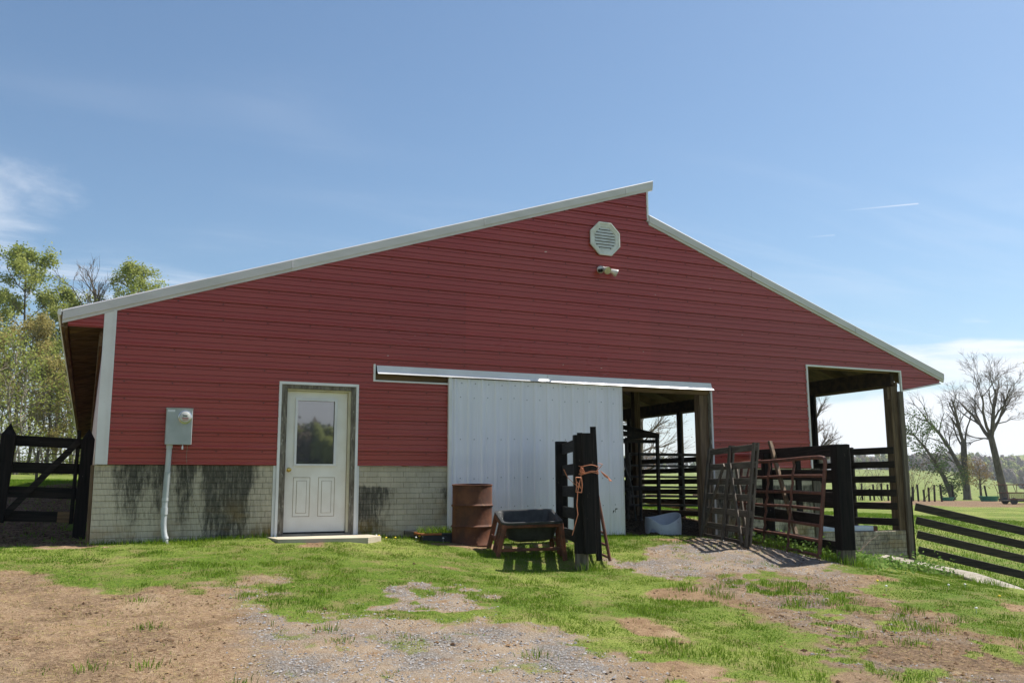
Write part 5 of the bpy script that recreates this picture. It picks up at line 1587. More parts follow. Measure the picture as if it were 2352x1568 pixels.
# ================================================================== trees
def leaf_cards(pts, size, rg, flat=0.0, jitter=0.0):
    """random small leaf faces (diamonds) at the given points"""
    P = np.asarray(pts, float); n = len(P)
    if jitter:
        P = P + rg.normal(0, jitter, P.shape)
    d = rg.normal(0, 1, (n, 3)); d[:, 2] *= 0.7; d /= np.linalg.norm(d, axis=1)[:, None]
    e = rg.normal(0, 1, (n, 3)); e -= d * (e * d).sum(1)[:, None]; e /= np.linalg.norm(e, axis=1)[:, None]
    s = size * rg.uniform(0.6, 1.35, (n, 1))
    V = np.stack([P - d * s, P + e * s * 0.55, P + d * s, P - e * s * 0.55], 1).reshape(-1, 3)
    F = np.arange(4 * n).reshape(n, 4)
    return V, F, np.repeat(rg.uniform(0, 1, n), 4)


class Tree:
    def __init__(s, seed):
        s.rg = np.random.default_rng(seed); s.mb = MB(); s.tw = MB(); s.tips = []

    def limb(s, p, d, L, r, lvl, maxl, up=0.12, spread=0.6, kids=(3, 5), seg=4, ratio=0.62, wob=0.13, first=0.35, twig_lvl=3, droop=0.0, minr=0.006):
        rg = s.rg
        p = Vector(p); d = Vector(d).normalized()
        pts = [p.copy()]; dirs = [d.copy()]
        for i in range(seg):
            d = (d + Vector(rg.normal(0, wob, 3)) + Vector((0, 0, up - droop * lvl))).normalized()
            p = p + d * (L / seg); pts.append(p.copy()); dirs.append(d.copy())
        tgt = s.tw if lvl >= twig_lvl else s.mb
        r1 = r * (0.45 if lvl < maxl else 0.3)
        tgt.tube(pts, r, n=8 if lvl == 0 else (6 if lvl == 1 else (4 if lvl == 2 else 3)), caps=False, r1=r1)
        if lvl >= maxl:
            s.tips += [q.copy() for q in pts[1:]]
            return
        if lvl == maxl - 1:
            s.tips += [pts[-1].copy()]
        k = int(rg.integers(kids[0], kids[1] + 1)) + (2 if lvl == 0 else 0)
        for j in range(k):
            f = first + (1 - first) * (j + rg.uniform(0, 0.9)) / k if lvl == 0 else rg.uniform(0.22, 1.0)
            f = min(f, 0.99)
            i = int(f * seg); fr = f * seg - i
            q = pts[i].lerp(pts[i + 1], fr)
            dd = dirs[i + 1]
            ax = Vector(rg.normal(0, 1, 3)); ax = (ax - dd * ax.dot(dd)).normalized()
            nd = (dd * math.cos(spread) + ax * math.sin(spread) * rg.uniform(0.75, 1.25)).normalized()
            rr = max(minr, (r + (r1 - r) * f) * rg.uniform(0.45, 0.72))
            s.limb(q, nd, L * ratio * rg.uniform(0.7, 1.15) * (1.0 if lvl else (1.25 - 0.6 * f)), rr, lvl + 1, maxl, up, spread, kids, max(2, seg - 1), ratio, wob, first, twig_lvl, droop, minr)


def finish_tree(T, name, label, cat, base, leafm=None, leaf=0.12, n_leaf=0, jitter=0.25, barkm='bark', twigm='twig', group=None, loc_noise=None):
    root = thing(name, label, cat, base, group)
    if T.mb.f: part(T.mb, 'trunk', barkm, root, fix=False, smooth=True)
    if T.tw.f: part(T.tw, 'branches', twigm, root, fix=False)
    if n_leaf and T.tips:
        tips = np.array([tuple(q) for q in T.tips])
        ii = T.rg.integers(0, len(tips), n_leaf)
        V, F, tn = leaf_cards(tips[ii], leaf, T.rg, jitter=jitter)
        # clumps: neighbouring leaves share a tone
        c_ = vnoise(V[:, 0] * 0.9 + V[:, 2] * 0.7, V[:, 1] * 0.9 + V[:, 2] * 0.5, 9)
        tn = np.clip(tn * 0.5 + c_ * 0.75 - 0.12, 0, 1)
        me = np_mesh('crown', V, [F], leafm, tint=tn)
        o = link('crown', me, root); o.location = -root.location
    return root


def gpt(x, y, dz=0.0):
    return (x, y, g1(x, y) + dz)


# right pasture, the two tall bare trees and their neighbours
b = gpt(110.0, 70.0, -0.3)
T = Tree(5)
T.mb.tube([Vector(b), Vector(b) + Vector((0.0, 0, 0.6)), Vector(b) + Vector((-.25, .05, 2.5)), Vector(b) + Vector((-.9, .1, 6)), Vector(b) + Vector((-1.35, .2, 8.6))], [0.85, 0.58, 0.50, 0.43, 0.38], n=12, caps=False)
tp_ = Vector(b) + Vector((-1.35, .2, 8.5))
RT = Vector((0.91, -0.42, 0))
for (dx, dz, L, r) in ((0.10, 1.0, 6.6, 0.34), (-0.62, 0.80, 6.2, 0.27), (0.62, 0.62, 4.4, 0.20), (-0.85, 0.45, 3.2, 0.12), (0.3, 0.9, 5.6, 0.2), (-0.3, 0.9, 5.8, 0.22)):
    T.limb(tp_ + Vector((0, 0, random.uniform(-0.3, 0.6))), RT * dx + Vector((0, 0, dz)) + Vector((0.2, 0.45, 0)) * random.uniform(-1, 1) * 0.5, L, r, 1, 5, up=0.05, spread=0.55, kids=(4, 5), seg=5, ratio=0.62, wob=0.16, minr=0.017, twig_lvl=3)
finish_tree(T, 'bare_tree', 'tallest bare tree in the right pasture with a straight leaning trunk beside the hay feeder', 'tree', b)

b = gpt(105.6, 72.1, -0.3)
T = Tree(8)
B = Vector(b)
T.mb.tube([B, B + Vector((0, 0, .6)), B + Vector((-.05, 0, 3.0)), B + Vector((.0, 0, 6.0)), B + Vector((.15, 0, 8.0))], [0.72, 0.50, 0.44, 0.39, 0.35], n=12, caps=False)
for (h, dx, dz, L, r) in ((7.8, -0.25, 1.0, 6.2, 0.24), (7.8, 0.05, 1.0, 5.6, 0.22), (7.4, 0.22, 1.0, 4.2, 0.16), (7.0, -0.45, 0.9, 4.5, 0.15)):
    T.limb(B + Vector((0.1, 0, h)), RT * dx + Vector((0, 0, dz)), L, r, 1, 4, up=0.06, spread=0.48, kids=(2, 4), seg=5, ratio=0.55, wob=0.12, minr=0.017)
# the long limb thrown out to the left from low on the trunk
lp = [B + Vector((-.1, 0, 3.4)), B + RT * -0.9 + Vector((0, 0, 5.0)), B + RT * -1.8 + Vector((0, 0, 7.0)), B + RT * -3.0 + Vector((0, 0, 9.0)), B + RT * -4.4 + Vector((0, 0, 10.6))]
T.mb.tube(lp, [0.36, 0.30, 0.25, 0.20, 0.13], n=8, caps=False)
for i in range(1, 5):
    for k in range(3):
        T.limb(lp[i], RT * random.uniform(-1.1, 0.1) + Vector((0, 0, random.uniform(0.25, 0.9))) + Vector((.1, .3, 0)) * random.uniform(-1, 1), 3.2, 0.09, 2, 4, up=0.03, spread=0.5, kids=(3, 5), seg=4, ratio=0.6, minr=0.016)
# ivy up the trunk
finish_tree(T, 'bare_tree', 'bare tree with forked top, ivy on its trunk and one long limb reaching left', 'tree', b)
ivy = np.array([[B.x + random.gauss(0, .5), B.y + random.gauss(0, .5), B.z + random.uniform(2.2, 6.2)] for _ in range(700)])
V, F, tn = leaf_cards(ivy, 0.13, rng)
iv_o = link('ivy', np_mesh('ivy', V, [F], 'leaf_olive', tint=tn)); iv_o.parent = [o for o in col.objects if o.get('label', '').startswith('bare tree with forked')][0]; iv_o.location = -iv_o.parent.location

b = gpt(99.6, 69.3, -0.3); B = Vector(b)
T = Tree(12)
lp = [B, B + RT * -0.3 + Vector((0, 0, 1.2)), B + RT * -0.95 + Vector((0, 0, 3.0)), B + RT * -1.9 + Vector((0, 0, 5.0)), B + RT * -3.2 + Vector((0, 0, 7.0)), B + RT * -4.3 + Vector((0, 0, 8.4))]
T.mb.tube(lp, [0.42, 0.33, 0.27, 0.21, 0.15, 0.08], n=8, caps=False)
for i, h in ((1, .5), (2, .8), (3, 1), (4, 1), (5, 1)):
    for k in range(5):
        T.limb(lp[i], RT * random.uniform(-1, 1.0) + Vector((0, 0, random.uniform(-0.1, 0.9))) + Vector((.4, .9, 0)) * random.uniform(-1, 1), 2.3 * h, 0.07, 2, 4, up=0.02, spread=0.6, kids=(3, 4), seg=3, ratio=0.6, minr=0.018)
finish_tree(T, 'leaning_tree', 'small green leafed tree leaning left beside the ivy-covered bare tree', 'tree', b, 'leaf_dark', 0.13, 3800, 0.34)

b = gpt(100.1, 65.7, -0.2); B = Vector(b)
T = Tree(15)
T.mb.tube([B, B + Vector((0, 0, 1.5)), B + Vector((.05, 0, 4.2))], [0.19, 0.14, 0.06], n=6, caps=False)
for h in (1.5, 2.0, 2.5, 3.0, 3.5, 3.9):
    for k in range(4):
        a = random.uniform(0, 6.28)
        T.limb(B + Vector((0, 0, h)), (math.cos(a), math.sin(a), 0.45), 1.5 - 0.15 * (h - 1.5), 0.035, 3, 4, kids=(4, 5), seg=3, ratio=0.6, minr=0.014)
finish_tree(T, 'young_tree', 'small russet young tree with slim trunk above the green tub', 'tree', b, 'leaf_rust', 0.10, 900, 0.25)

# tree just beyond the right edge whose branches reach into the picture
b = gpt(104.0, 52.5, -0.3); B = Vector(b)
T = Tree(21)
T.mb.tube([B, B + Vector((0, 0, 4)), B + Vector((-.3, 0, 9))], [0.6, 0.46, 0.36], n=8, caps=False)
for k in range(9):
    a = random.uniform(0, 6.28)
    T.limb(B + Vector((-.2, 0, random.uniform(5.5, 9))), (math.cos(a), math.sin(a), random.uniform(.3, 1)), 5.8, 0.2, 1, 4, up=0.03, spread=0.55, kids=(4, 6), seg=5, ratio=0.6, minr=0.024)
finish_tree(T, 'bare_tree', 'bare tree at the far right edge with only its left branches showing', 'tree', b, 'leaf_olive', 0.16, 260, 0.3)

# tree seen through the open side of the lean-to
b = gpt(44.1, 33.4, -0.2); B = Vector(b)
T = Tree(33)
RT2 = Vector((0.84, -0.54, 0))
lp = [B, B + RT2 * -.05 + Vector((0, 0, 1.5)), B + Vector((0, 0, 3.0)), B + RT2 * -.15 + Vector((0, 0, 4.0)), B + RT2 * -.5 + Vector((0, 0, 4.9)), B + RT2 * -.35 + Vector((0, 0, 5.8))]
T.mb.tube(lp, [0.20, 0.16, 0.13, 0.11, 0.08, 0.04], n=7, caps=False)
for i in (2, 3, 3, 4, 5):
    for k in range(4):
        T.limb(lp[i], RT2 * random.uniform(-.5, 1.0) + Vector((0, 0, random.uniform(0.2, 1))) + Vector((.3, .6, 0)) * random.uniform(-1, 1), 1.35, 0.05, 2, 4, up=0.05, spread=0.55, kids=(4, 6), seg=3, ratio=0.6, minr=0.011)
finish_tree(T, 'bare_tree', 'small gnarled bare tree seen through the open side of the lean-to', 'tree', b)

# dense twiggy tree seen through the big doorway
b = gpt(26.5, 28.1, -0.2); B = Vector(b)
T = Tree(40)
T.mb.tube([B, B + Vector((0, 0, 2)), B + Vector((.1, 0, 5)), B + Vector((0, .1, 8))], [0.24, 0.19, 0.14, 0.06], n=8, caps=False)
for k in range(26):
    a = random.uniform(0, 6.28); h = random.uniform(0.8, 6.5)
    T.limb(B + Vector((0, 0, h)), (math.cos(a), math.sin(a), 0.55), 2.6 - 0.2 * h, 0.05, 2, 4, up=0.06, spread=0.5, kids=(4, 6), seg=3, ratio=0.62, minr=0.009)
finish_tree(T, 'twiggy_tree', 'dense twiggy tree seen through the big barn doorway', 'tree', b, 'leaf_rust', 0.05, 500, 0.2)

# left group behind the gate
def tall_tree(seed, x, y, H, label, leafm, nleaf, crown=0.45, leafs=0.13, wide=1.0, name='leafy_tree', r=0.22, jit=0.26, lean=(0, 0), barkm='bark', group=None, lvl=4, kids=(3, 4)):
    b = gpt(x, y, -0.2); B = Vector(b); T = Tree(seed)
    npt = 6
    pts = [B + Vector((lean[0] * i / npt + T.rg.normal(0, 0.12), lean[1] * i / npt + T.rg.normal(0, 0.12), H * 0.92 * i / npt)) for i in range(npt + 1)]
    T.mb.tube(pts, r, n=7, caps=False, r1=0.03)
    for k in range(int(17)):
        f = 1 - crown + crown * (k + 0.5) / 17
        i = min(npt - 1, int(f * npt)); q = pts[i].lerp(pts[i + 1], f * npt - i)
        a = k * 2.4 + T.rg.uniform(-.4, .4)
        prof = math.sin(math.pi * min(1, max(0.12, (f - (1 - crown)) / crown * 0.86 + 0.14))) ** 0.6
        T.limb(q, (math.cos(a), math.sin(a), 0.75), H * 0.20 * wide * prof, 0.055, 2, lvl, up=0.09, spread=0.55, kids=kids, seg=3, ratio=0.62, minr=0.014)
    return finish_tree(T, name, label, 'tree', b, leafm, leafs, nleaf, jit, barkm=barkm, group=group)

tall_tree(101, -6.0, 78.0, 21.4, 'tall fresh-green tree standing highest at the left edge of the picture', 'leaf_fresh', 14000, 0.62, 0.115, 0.78)
tall_tree(102, -9.6, 80.0, 18, 'green tree cut by the left picture edge behind the tallest one', 'leaf_fresh', 8000, 0.6, 0.115, 0.75)
tall_tree(103, -2.9, 80.5, 18.2, 'bright green tree just right of the tallest, shoulder to shoulder with it', 'leaf_fresh', 11500, 0.6, 0.11, 0.72)
b = gpt(-0.6, 79.0, -0.2); B = Vector(b); T = Tree(111)
T.mb.tube([B, B + Vector((0, 0, 8)), B + Vector((.3, 0, 13)), B + Vector((.25, 0, 17.4))], [0.25, 0.2, 0.14, 0.07], n=7, caps=False)
for k in range(11):
    a = random.uniform(0, 6.28); h = random.uniform(12, 17)
    T.limb(B + Vector((.2, 0, h)), (math.cos(a), math.sin(a), 1.7), 2.5, 0.06, 2, 4, up=0.10, spread=0.5, kids=(4, 5), seg=4, ratio=0.62, minr=0.018)
T.limb(B + Vector((.25, 0, 13)), (-0.38, 0, 1.0), 5.2, 0.08, 1, 4, up=0.06, spread=0.4, kids=(4, 5), seg=5, ratio=0.4, minr=0.018)
finish_tree(T, 'bare_tree', 'leafless tree rising between the green trees left of the roof', 'tree', b)
tall_tree(104, 2.9, 79.5, 21.8, 'round-crowned light green tree rising just over the left roof edge', 'leaf_fresh', 9000, 0.40, 0.11, 0.55)
tall_tree(107, 0.9, 83.0, 15.5, 'green tree topping out low just over the roof corner', 'leaf_olive', 8000, 0.5, 0.11, 0.75)
tall_tree(105, -4.6, 72.0, 14.0, 'olive-brown tree in young leaf low in front of the tallest green tree', 'leaf_olive', 9500, 0.85, 0.1, 0.85, r=0.16)
tall_tree(106, -8.0, 70.0, 13.4, 'olive-brown tree in young leaf cut by the left picture edge', 'leaf_olive', 7500, 0.85, 0.1, 0.85, r=0.16)
tall_tree(108, -1.6, 71.0, 13, 'yellow-green tree of middle height close left of the eave', 'leaf_fresh', 8500, 0.85, 0.09, 0.75, r=0.15)
tall_tree(109, -2.9, 66.0, 9.6, 'low yellow-green tree between two pale thin trunks near the eave', 'leaf_olive', 5500, 0.85, 0.09, 0.8, r=0.13)
proto = None
for k in range(24):
    x = -9.0 + 0.5 * k + random.uniform(-.3, .3); y = 60 + random.uniform(0, 12)
    if proto is None:
        proto = tall_tree(150, x, y, 11.0, 'slender pale-trunked sapling in the thicket behind the left gate', 'leaf_fresh', 600, 0.75, 0.11, 0.8, 'sapling', 0.10, 0.35, (0.4, 0), 'bark_pale', 'saplings in the left thicket', 4, (2, 3))
        p0 = Vector(proto.location)
    else:
        c_ = proto.copy(); col.objects.link(c_)
        c_.location = gpt(x, y, -0.2); c_.rotation_euler = (random.uniform(-.05, .05), random.uniform(-.06, .06), random.uniform(0, 6.28)); s_ = random.uniform(0.75, 1.15); c_.scale = (s_, s_, s_ * random.uniform(.9, 1.1))
        for ch in proto.children:
            d_ = ch.copy(); col.objects.link(d_); d_.parent = c_
# brush along the foot of the thicket
pts = []
for k in range(13000):
    x = rng.uniform(-13, 5); y = 64 + rng.uniform(0, 14)
    h = abs(rng.normal(0, 1.1)) * (0.5 + vnoise(x * .6, y * .6, 4))
    pts.append((x, y, h))
pts = np.array(pts); pts[:, 2] += gz(pts[:, 0], pts[:, 1])
V, F, tn = leaf_cards(pts, 0.10, rng)
o = link('undergrowth', np_mesh('undergrowth', V, [F], 'leaf_fresh', tint=tn)); o['kind'] = 'stuff'
o['label'] = 'low green brush at the foot of the left thicket'

# low scrub in the near valley seen past the posts
for (cx, cy, lab, sd) in ((72, 52, 'grey leafless thicket behind the row of slim posts', 61),):
    T = Tree(sd); b = gpt(cx, cy, -0.2)
    for k in range(16):
        q = Vector((cx + random.uniform(-5, 5), cy + random.uniform(-2, 5), 0)); q.z = g1(q.x, q.y)
        T.limb(q, (random.uniform(-.3, .3), random.uniform(-.3, .3), 1), random.uniform(1.5, 3.2), 0.04, 2, 4, up=0.02, spread=0.5, kids=(3, 5), seg=3, ratio=0.62, minr=0.012)
    finish_tree(T, 'scrub', lab, 'bush', b, 'leaf_rust', 0.06, 500, 0.3)

# field posts on the crest
pp = thing('post_row', 'row of slim dark posts at the edge of the soil strip behind the corner post', 'posts', gpt(82, 57))
for k in range(14):
    D = 92 - 0.25 * k
    px = 1960 + k * 13.5 + random.uniform(-3, 3)
    dv = cF + cA * ((px - 1176) / 2090.1)
    x, y = CAM.x + dv.x * D, CAM.y + dv.y * D; z = g1(x, y)
    mb = MB(); mb.bar((x, y, z - 0.2), (x + random.uniform(-.12, .12), y, z + random.uniform(1.1, 1.7)), 0.13, 0.13, (0, 1, 0)); part(mb, 'post', 'black_post', pp)
for px, D, dx, lab in ((2161, 96, 0.0, 'lone thin post left of the leaning green tree'), (2238, 96, -0.35, 'lone thin post tilting left beside the green tub')):
    dv = cF + cA * ((px - 1176) / 2090.1); x, y = CAM.x + dv.x * D, CAM.y + dv.y * D; z = g1(x, y)
    mb = MB(); mb.bar((x, y, z - 0.2), (x + dx, y, z + 1.6), 0.13, 0.13, (0, 1, 0)); tag(mb.build('field_post', 'black_post'), lab, 'post')
for px, D, sc_, lab in ((2241, 95, 1.0, 'teal-green plastic tub below the slim russet tree'), (2147, 95, 0.7, 'small teal-green tub beside the row of dark posts')):
    dv = cF + cA * ((px - 1176) / 2090.1); x, y = CAM.x + dv.x * D, CAM.y + dv.y * D; z = g1(x, y)
    mb = MB(); mb.lathe([(0, 0.0), (0.75 * sc_, 0), (0.95 * sc_, 0.5 * sc_), (1.0 * sc_, 0.5 * sc_), (0.98 * sc_, 0.42 * sc_), (0.9 * sc_, 0.4 * sc_), (0.7 * sc_, 0.05), (0, 0.05)], (x, y, z + 0.02), 20); tag(mb.build('water_tub', 'teal_plastic', smooth=True), lab, 'tub')

# hay feeder wagon at the right edge
hf = thing('hay_feeder', 'rusty barred hay feeder wagon at the right edge of the pasture', 'hay feeder', gpt(70.5, 38.0))
fx, fy = 70.0, 38.3; fz = g1(fx, fy)
fd = Vector((0.86, -0.50, 0)); fn_ = Vector((0.50, 0.86, 0)); FO = Vector((fx - 0.9, fy + 0.5, fz))
def fp(a, b_, z): q = FO + fd * a + fn_ * b_; return Vector((q.x, q.y, fz + z))
for b_ in (0, 1.9):
    for z in (0.42, 0.95, 1.62):
        mb = MB(); mb.bar(fp(0, b_ + 0.25 * (z > 1.2) * (1 if b_ else -1), z), fp(4.5, b_ + 0.25 * (z > 1.2) * (1 if b_ else -1), z), 0.07, 0.08); part(mb, 'side_rail', 'rust_pipe', hf)
    for k in range(31):
        mb = MB(); mb.bar(fp(0.15 * k, b_, 0.42), fp(0.15 * k, b_, 0.95), 0.03, 0.03, (0, 1, 0)); part(mb, 'slat', 'rust_pipe', hf)
    for k in range(7):
        mb = MB(); mb.bar(fp(0.75 * k, b_, 0.95), fp(0.75 * k - 0.1, b_ + 0.25 * (1 if b_ else -1), 1.62), 0.04, 0.04, (0, 1, 0)); part(mb, 'slat', 'rust_pipe', hf)
mb = MB(); mb.bar(fp(0, 0.95, 0.30), fp(4.5, 0.95, 0.30), 1.8, 0.14); part(mb, 'bed', 'steel_dark', hf)
for a in (0.5, 3.9):
    for b_ in (0.1, 1.8):
        mb = MB(); mb.lathe([(0.0, -0.08), (0.28, -0.08), (0.30, 0), (0.28, 0.08), (0, 0.08)], fp(a, b_, 0.27), 16, tuple(fn_)); part(mb, 'wheel', 'black_rubber', hf)

# orange implement seen through the doorway
oi_ = thing('hay_ring', 'orange tubular feeder beyond the lean-to, seen through the barn doorway', 'feeder', gpt(17.7, 14.3))
ox, oy = 17.2, 14.6; oz = g1(ox, oy)
od = Vector((0.84, -0.54, 0))
for z in (0.10, 0.42, 0.78, 1.08):
    mb = MB(); mb.tube([Vector((ox, oy, oz + z)) + od * a for a in (-4.5, -3, -1.5, 0, 0.28)], 0.045, 8); part(mb, 'rail', 'orange_paint', oi_, smooth=True)
for a in (-4.2, -3.1, -2.0, -0.9, 0.15, 0.32):
    mb = MB(); mb.tube([Vector((ox, oy, oz)) + od * a, Vector((ox, oy, oz + 1.1)) + od * a], 0.045, 8); part(mb, 'upright', 'orange_paint', oi_, smooth=True)
lp_ = thing('log_pile', 'untidy heap of reddish poles beyond the lean-to fence', 'pole pile', gpt(17.5, 9.5))
for k in range(16):
    a = random.uniform(-0.35, 0.3); c0 = Vector((17.0 + random.uniform(-.5, 1.6), 9.5 + random.uniform(-1.5, 1.5), 0)); c0.z = g1(c0.x, c0.y) + random.uniform(0.05, 0.62)
    d = Vector((0.84, -0.54, a * 0.6)).normalized() * random.uniform(0.8, 1.7)
    mb = MB(); mb.tube([c0 - d, c0 + d], random.uniform(0.03, 0.055), 6, r1=0.03); part(mb, 'pole', random.choice(['rust_pipe', 'dead_stick', 'brown_wood_h']), lp_)

# ================================================================== far woodland: one mass, many crowns
def blob(nu=6, nv=4):
    vs = [(0, 0, 1)]
    for i in range(1, nv):
        for k in range(nu):
            th = math.pi * i / nv; ph = 2 * math.pi * (k + 0.5 * (i % 2)) / nu
            vs.append((math.sin(th) * math.cos(ph), math.sin(th) * math.sin(ph), math.cos(th)))
    vs.append((0, 0, -1))
    tr_ = []
    for k in range(nu):
        tr_.append((0, 1 + k, 1 + (k + 1) % nu))
    for i in range(nv - 2):
        for k in range(nu):
            a, b_ = 1 + i * nu + k, 1 + i * nu + (k + 1) % nu
            tr_ += [(a, a + nu, b_), (b_, a + nu, b_ + nu)]
    L = len(vs) - 1
    for k in range(nu):
        tr_.append((L, 1 + (nv - 2) * nu + (k + 1) % nu, 1 + (nv - 2) * nu + k))
    return np.array(vs), np.array(tr_)


mt = bpy.data.materials.new('wood_mass'); mt.use_nodes = True
t = NT(mt.node_tree)
a = t.n('ShaderNodeAttribute', attribute_name='tint', attribute_type='GEOMETRY').outputs['Fac']
rp = t.n('ShaderNodeValToRGB', {0: a})
er = rp.color_ramp; er.interpolation = 'LINEAR'
cols_ = [(0.0, (0.035, 0.055, 0.035)), (0.14, (0.045, 0.065, 0.045)), (0.16, (0.130, 0.112, 0.095)), (0.55, (0.180, 0.145, 0.115)), (0.57, (0.130, 0.160, 0.055)), (0.85, (0.20, 0.23, 0.07)), (1.0, (0.27, 0.29, 0.08))]
er.elements[0].color = (*cols_[0][1], 1); er.elements[1].position = 1.0; er.elements[1].color = (*cols_[-1][1], 1)
for q, cc in cols_[1:-1]:
    e = er.elements.new(q); e.color = (*cc, 1)
pos = t.n('ShaderNodeNewGeometry').outputs['Position']
nn_ = t.noise(pos, 0.35, 4, 0.7)
c = t.mix(t.math('MULTIPLY', t.mapr(nn_, 0.35, 0.62), 0.35), rp.outputs[0], t.mix(0.5, rp.outputs[0], (0.045, 0.04, 0.035)))
p = t.n('ShaderNodeBsdfPrincipled', {'Base Color': c, 'Roughness': 1.0}); p.inputs['Specular IOR Level'].default_value = 0.0
t.n('ShaderNodeOutputMaterial', {'Surface': p})
MATS['wood_mass'] = mt

bv, bt = blob()
def woods(name, label, placer, n, hmin, hmax, seed, puff=7, leaf=None):
    rg = np.random.default_rng(seed)
    Vs, Fs, Ts = [], [], []; o_ = 0
    LV, LT = [], []
    for k in range(n):
        x, y = placer(rg)
        z = g1(x, y); H = rg.uniform(hmin, hmax)
        u_ = rg.uniform(); loc = float(vnoise(x * 0.02, y * 0.02, seed))
        tint = (0.07 if u_ < 0.14 else (0.2 + 0.34 * rg.uniform() if u_ < 0.62 - 0.3 * (loc - .5) else 0.58 + 0.42 * rg.uniform()))
        ever = tint < 0.15
        for j in range(puff if not ever else 3):
            r = H * (rg.uniform(0.13, 0.24) if not ever else 0.17)
            cx = x + rg.normal(0, H * 0.15) * (0.25 if ever else 1); cy = y + rg.normal(0, H * 0.15); cz = z + H * (rg.uniform(0.22, 0.88) if not ever else (0.2 + 0.28 * j))
            V = bv * (1 + rg.normal(0, 0.18, (len(bv), 1))) * np.array([r, r, r * rg.uniform(1.0, 1.8)]) * 0.74 + np.array([cx, cy, cz])
            Vs.append(V); Fs.append(bt + o_); o_ += len(V); Ts.append(np.full(len(V), np.clip(tint + rg.normal(0, 0.012), 0, 1)))
            # ragged twiggy edge
            m_ = 30
            d = rg.normal(0, 1, (m_, 3)); d /= np.linalg.norm(d, axis=1)[:, None]
            LV.append(np.array([cx, cy, cz]) + d * np.array([r, r, r * 1.3]) * rg.uniform(0.65, 1.25, (m_, 1))); LT.append(np.full(m_, tint))
    V = np.concatenate(Vs); F = np.concatenate(Fs); Tn = np.concatenate(Ts)
    P = np.concatenate(LV); V2, F2, _ = leaf_cards(P, hmax * 0.042, rg)
    T2 = np.repeat(np.concatenate(LT), 4)
    me = np_mesh(name, np.concatenate([V, V2]), [F, F2 + len(V)], 'wood_mass', tint=np.concatenate([Tn, T2]))
    o = link(name, me); o['kind'] = 'stuff'; o['label'] = label
    return o


def ring_place(b0, b1, d0, d1):
    def f(rg):
        bb = rad(rg.uniform(b0, b1)); dd = rg.uniform(d0, d1)
        return CAM.x + math.sin(bb) * dd, CAM.y + math.cos(bb) * dd
    return f
woods('far_woods', 'mixed spring woodland along the far hilltop across the picture', ring_place(2, 74, 805, 900), 1000, 9, 14, 3)
woods('hill_woods', 'woodland climbing the slope at the far right', ring_place(50, 72, 820, 1060), 650, 9, 14, 3)
woods('back_woods', 'dark woodland on the rising ground behind the viewer', ring_place(120, 178, 300, 380), 420, 19, 25, 3)
woods('valley_woods', 'woodland in the dip beyond the pasture at the right', ring_place(53.8, 75, 640, 790), 240, 8, 12, 5)
woods('hedge_woods', 'darker belt of trees on the field edge to the right', ring_place(45, 56.5, 770, 800), 120, 7, 11, 12)

# ================================================================== grass, gravel, litter
def blades(name, n, box, hfun, wd, seed, matn='grass_blade', dens=None, lean=0.5, label=None, patchy=True, segs=2):
    rg = np.random.default_rng(seed)
    x = rg.uniform(box[0], box[1], n); y = rg.uniform(box[2], box[3], n)
    g_, v_, l_, s_ = masks(x, y)
    pr = dens(x, y, g_, v_, l_, s_)
    keep = rg.uniform(0, 1, n) < pr
    x, y, g_ = x[keep], y[keep], g_[keep]; n = len(x)
    z = gz(x, y) - 0.006
    cl = fbm(x * 2.6, y * 2.6, 91, 3)
    h = hfun(x, y, g_, cl, rg)
    a = rg.uniform(0, 2 * np.pi, n)
    ln = np.abs(rg.normal(0, lean, n)) * h
    la = rg.uniform(0, 2 * np.pi, n)
    dx, dy = np.cos(a) * wd / 2, np.sin(a) * wd / 2
    lx, ly = np.cos(la) * ln, np.sin(la) * ln
    k = rg.uniform(0.8, 1.5, n)
    dx, dy = dx * k, dy * k
    hz1 = h * 0.55
    V = np.empty((n, 5, 3), np.float32)
    V[:, 0] = np.stack([x - dx, y - dy, z], 1); V[:, 1] = np.stack([x + dx, y + dy, z], 1)
    V[:, 2] = np.stack([x + dx * .8 + lx * .3, y + dy * .8 + ly * .3, z + hz1], 1); V[:, 3] = np.stack([x - dx * .8 + lx * .3, y - dy * .8 + ly * .3, z + hz1], 1)
    V[:, 4] = np.stack([x + lx, y + ly, z + h], 1)
    i = np.arange(n) * 5
    Q = np.stack([i, i + 1, i + 2, i + 3], 1); Tt = np.stack([i + 3, i + 2, i + 4], 1)
    tn = np.clip(rg.uniform(0, 1, n) * 0.55 + (fbm(x * 0.8, y * 0.8, 95, 3) - 0.28) * 0.9, 0, 1)
    me = np_mesh(name, V.reshape(-1, 3), [Q, Tt], matn, tint=np.repeat(tn, 5))
    o = link(name, me); o['kind'] = 'stuff'
    if label: o['label'] = label
    return o


def curbline(x, y):
    cx = np.interp(y, [c_[1] for c_ in cl][::-1], [c_[0] for c_ in cl][::-1])
    return cx
def not_solid(x, y):
    slab = (x > 2.2) & (x < 3.7) & (y > -0.93) & (y < 0.02) & (y > -0.93 + (3.4 - x) * -0.18)
    cx = curbline(x, y)
    curb = (np.abs(x - (cx + 0.19)) < 0.30) & (y > -8.5) & (y < -0.1)
    barn_ = (x > 0) & (x < 14.5) & (y > 0.01)
    dr = (x - DC[0]) ** 2 + (y - DC[1]) ** 2 < 0.28 ** 2
    return ~(slab | curb | barn_ | dr)


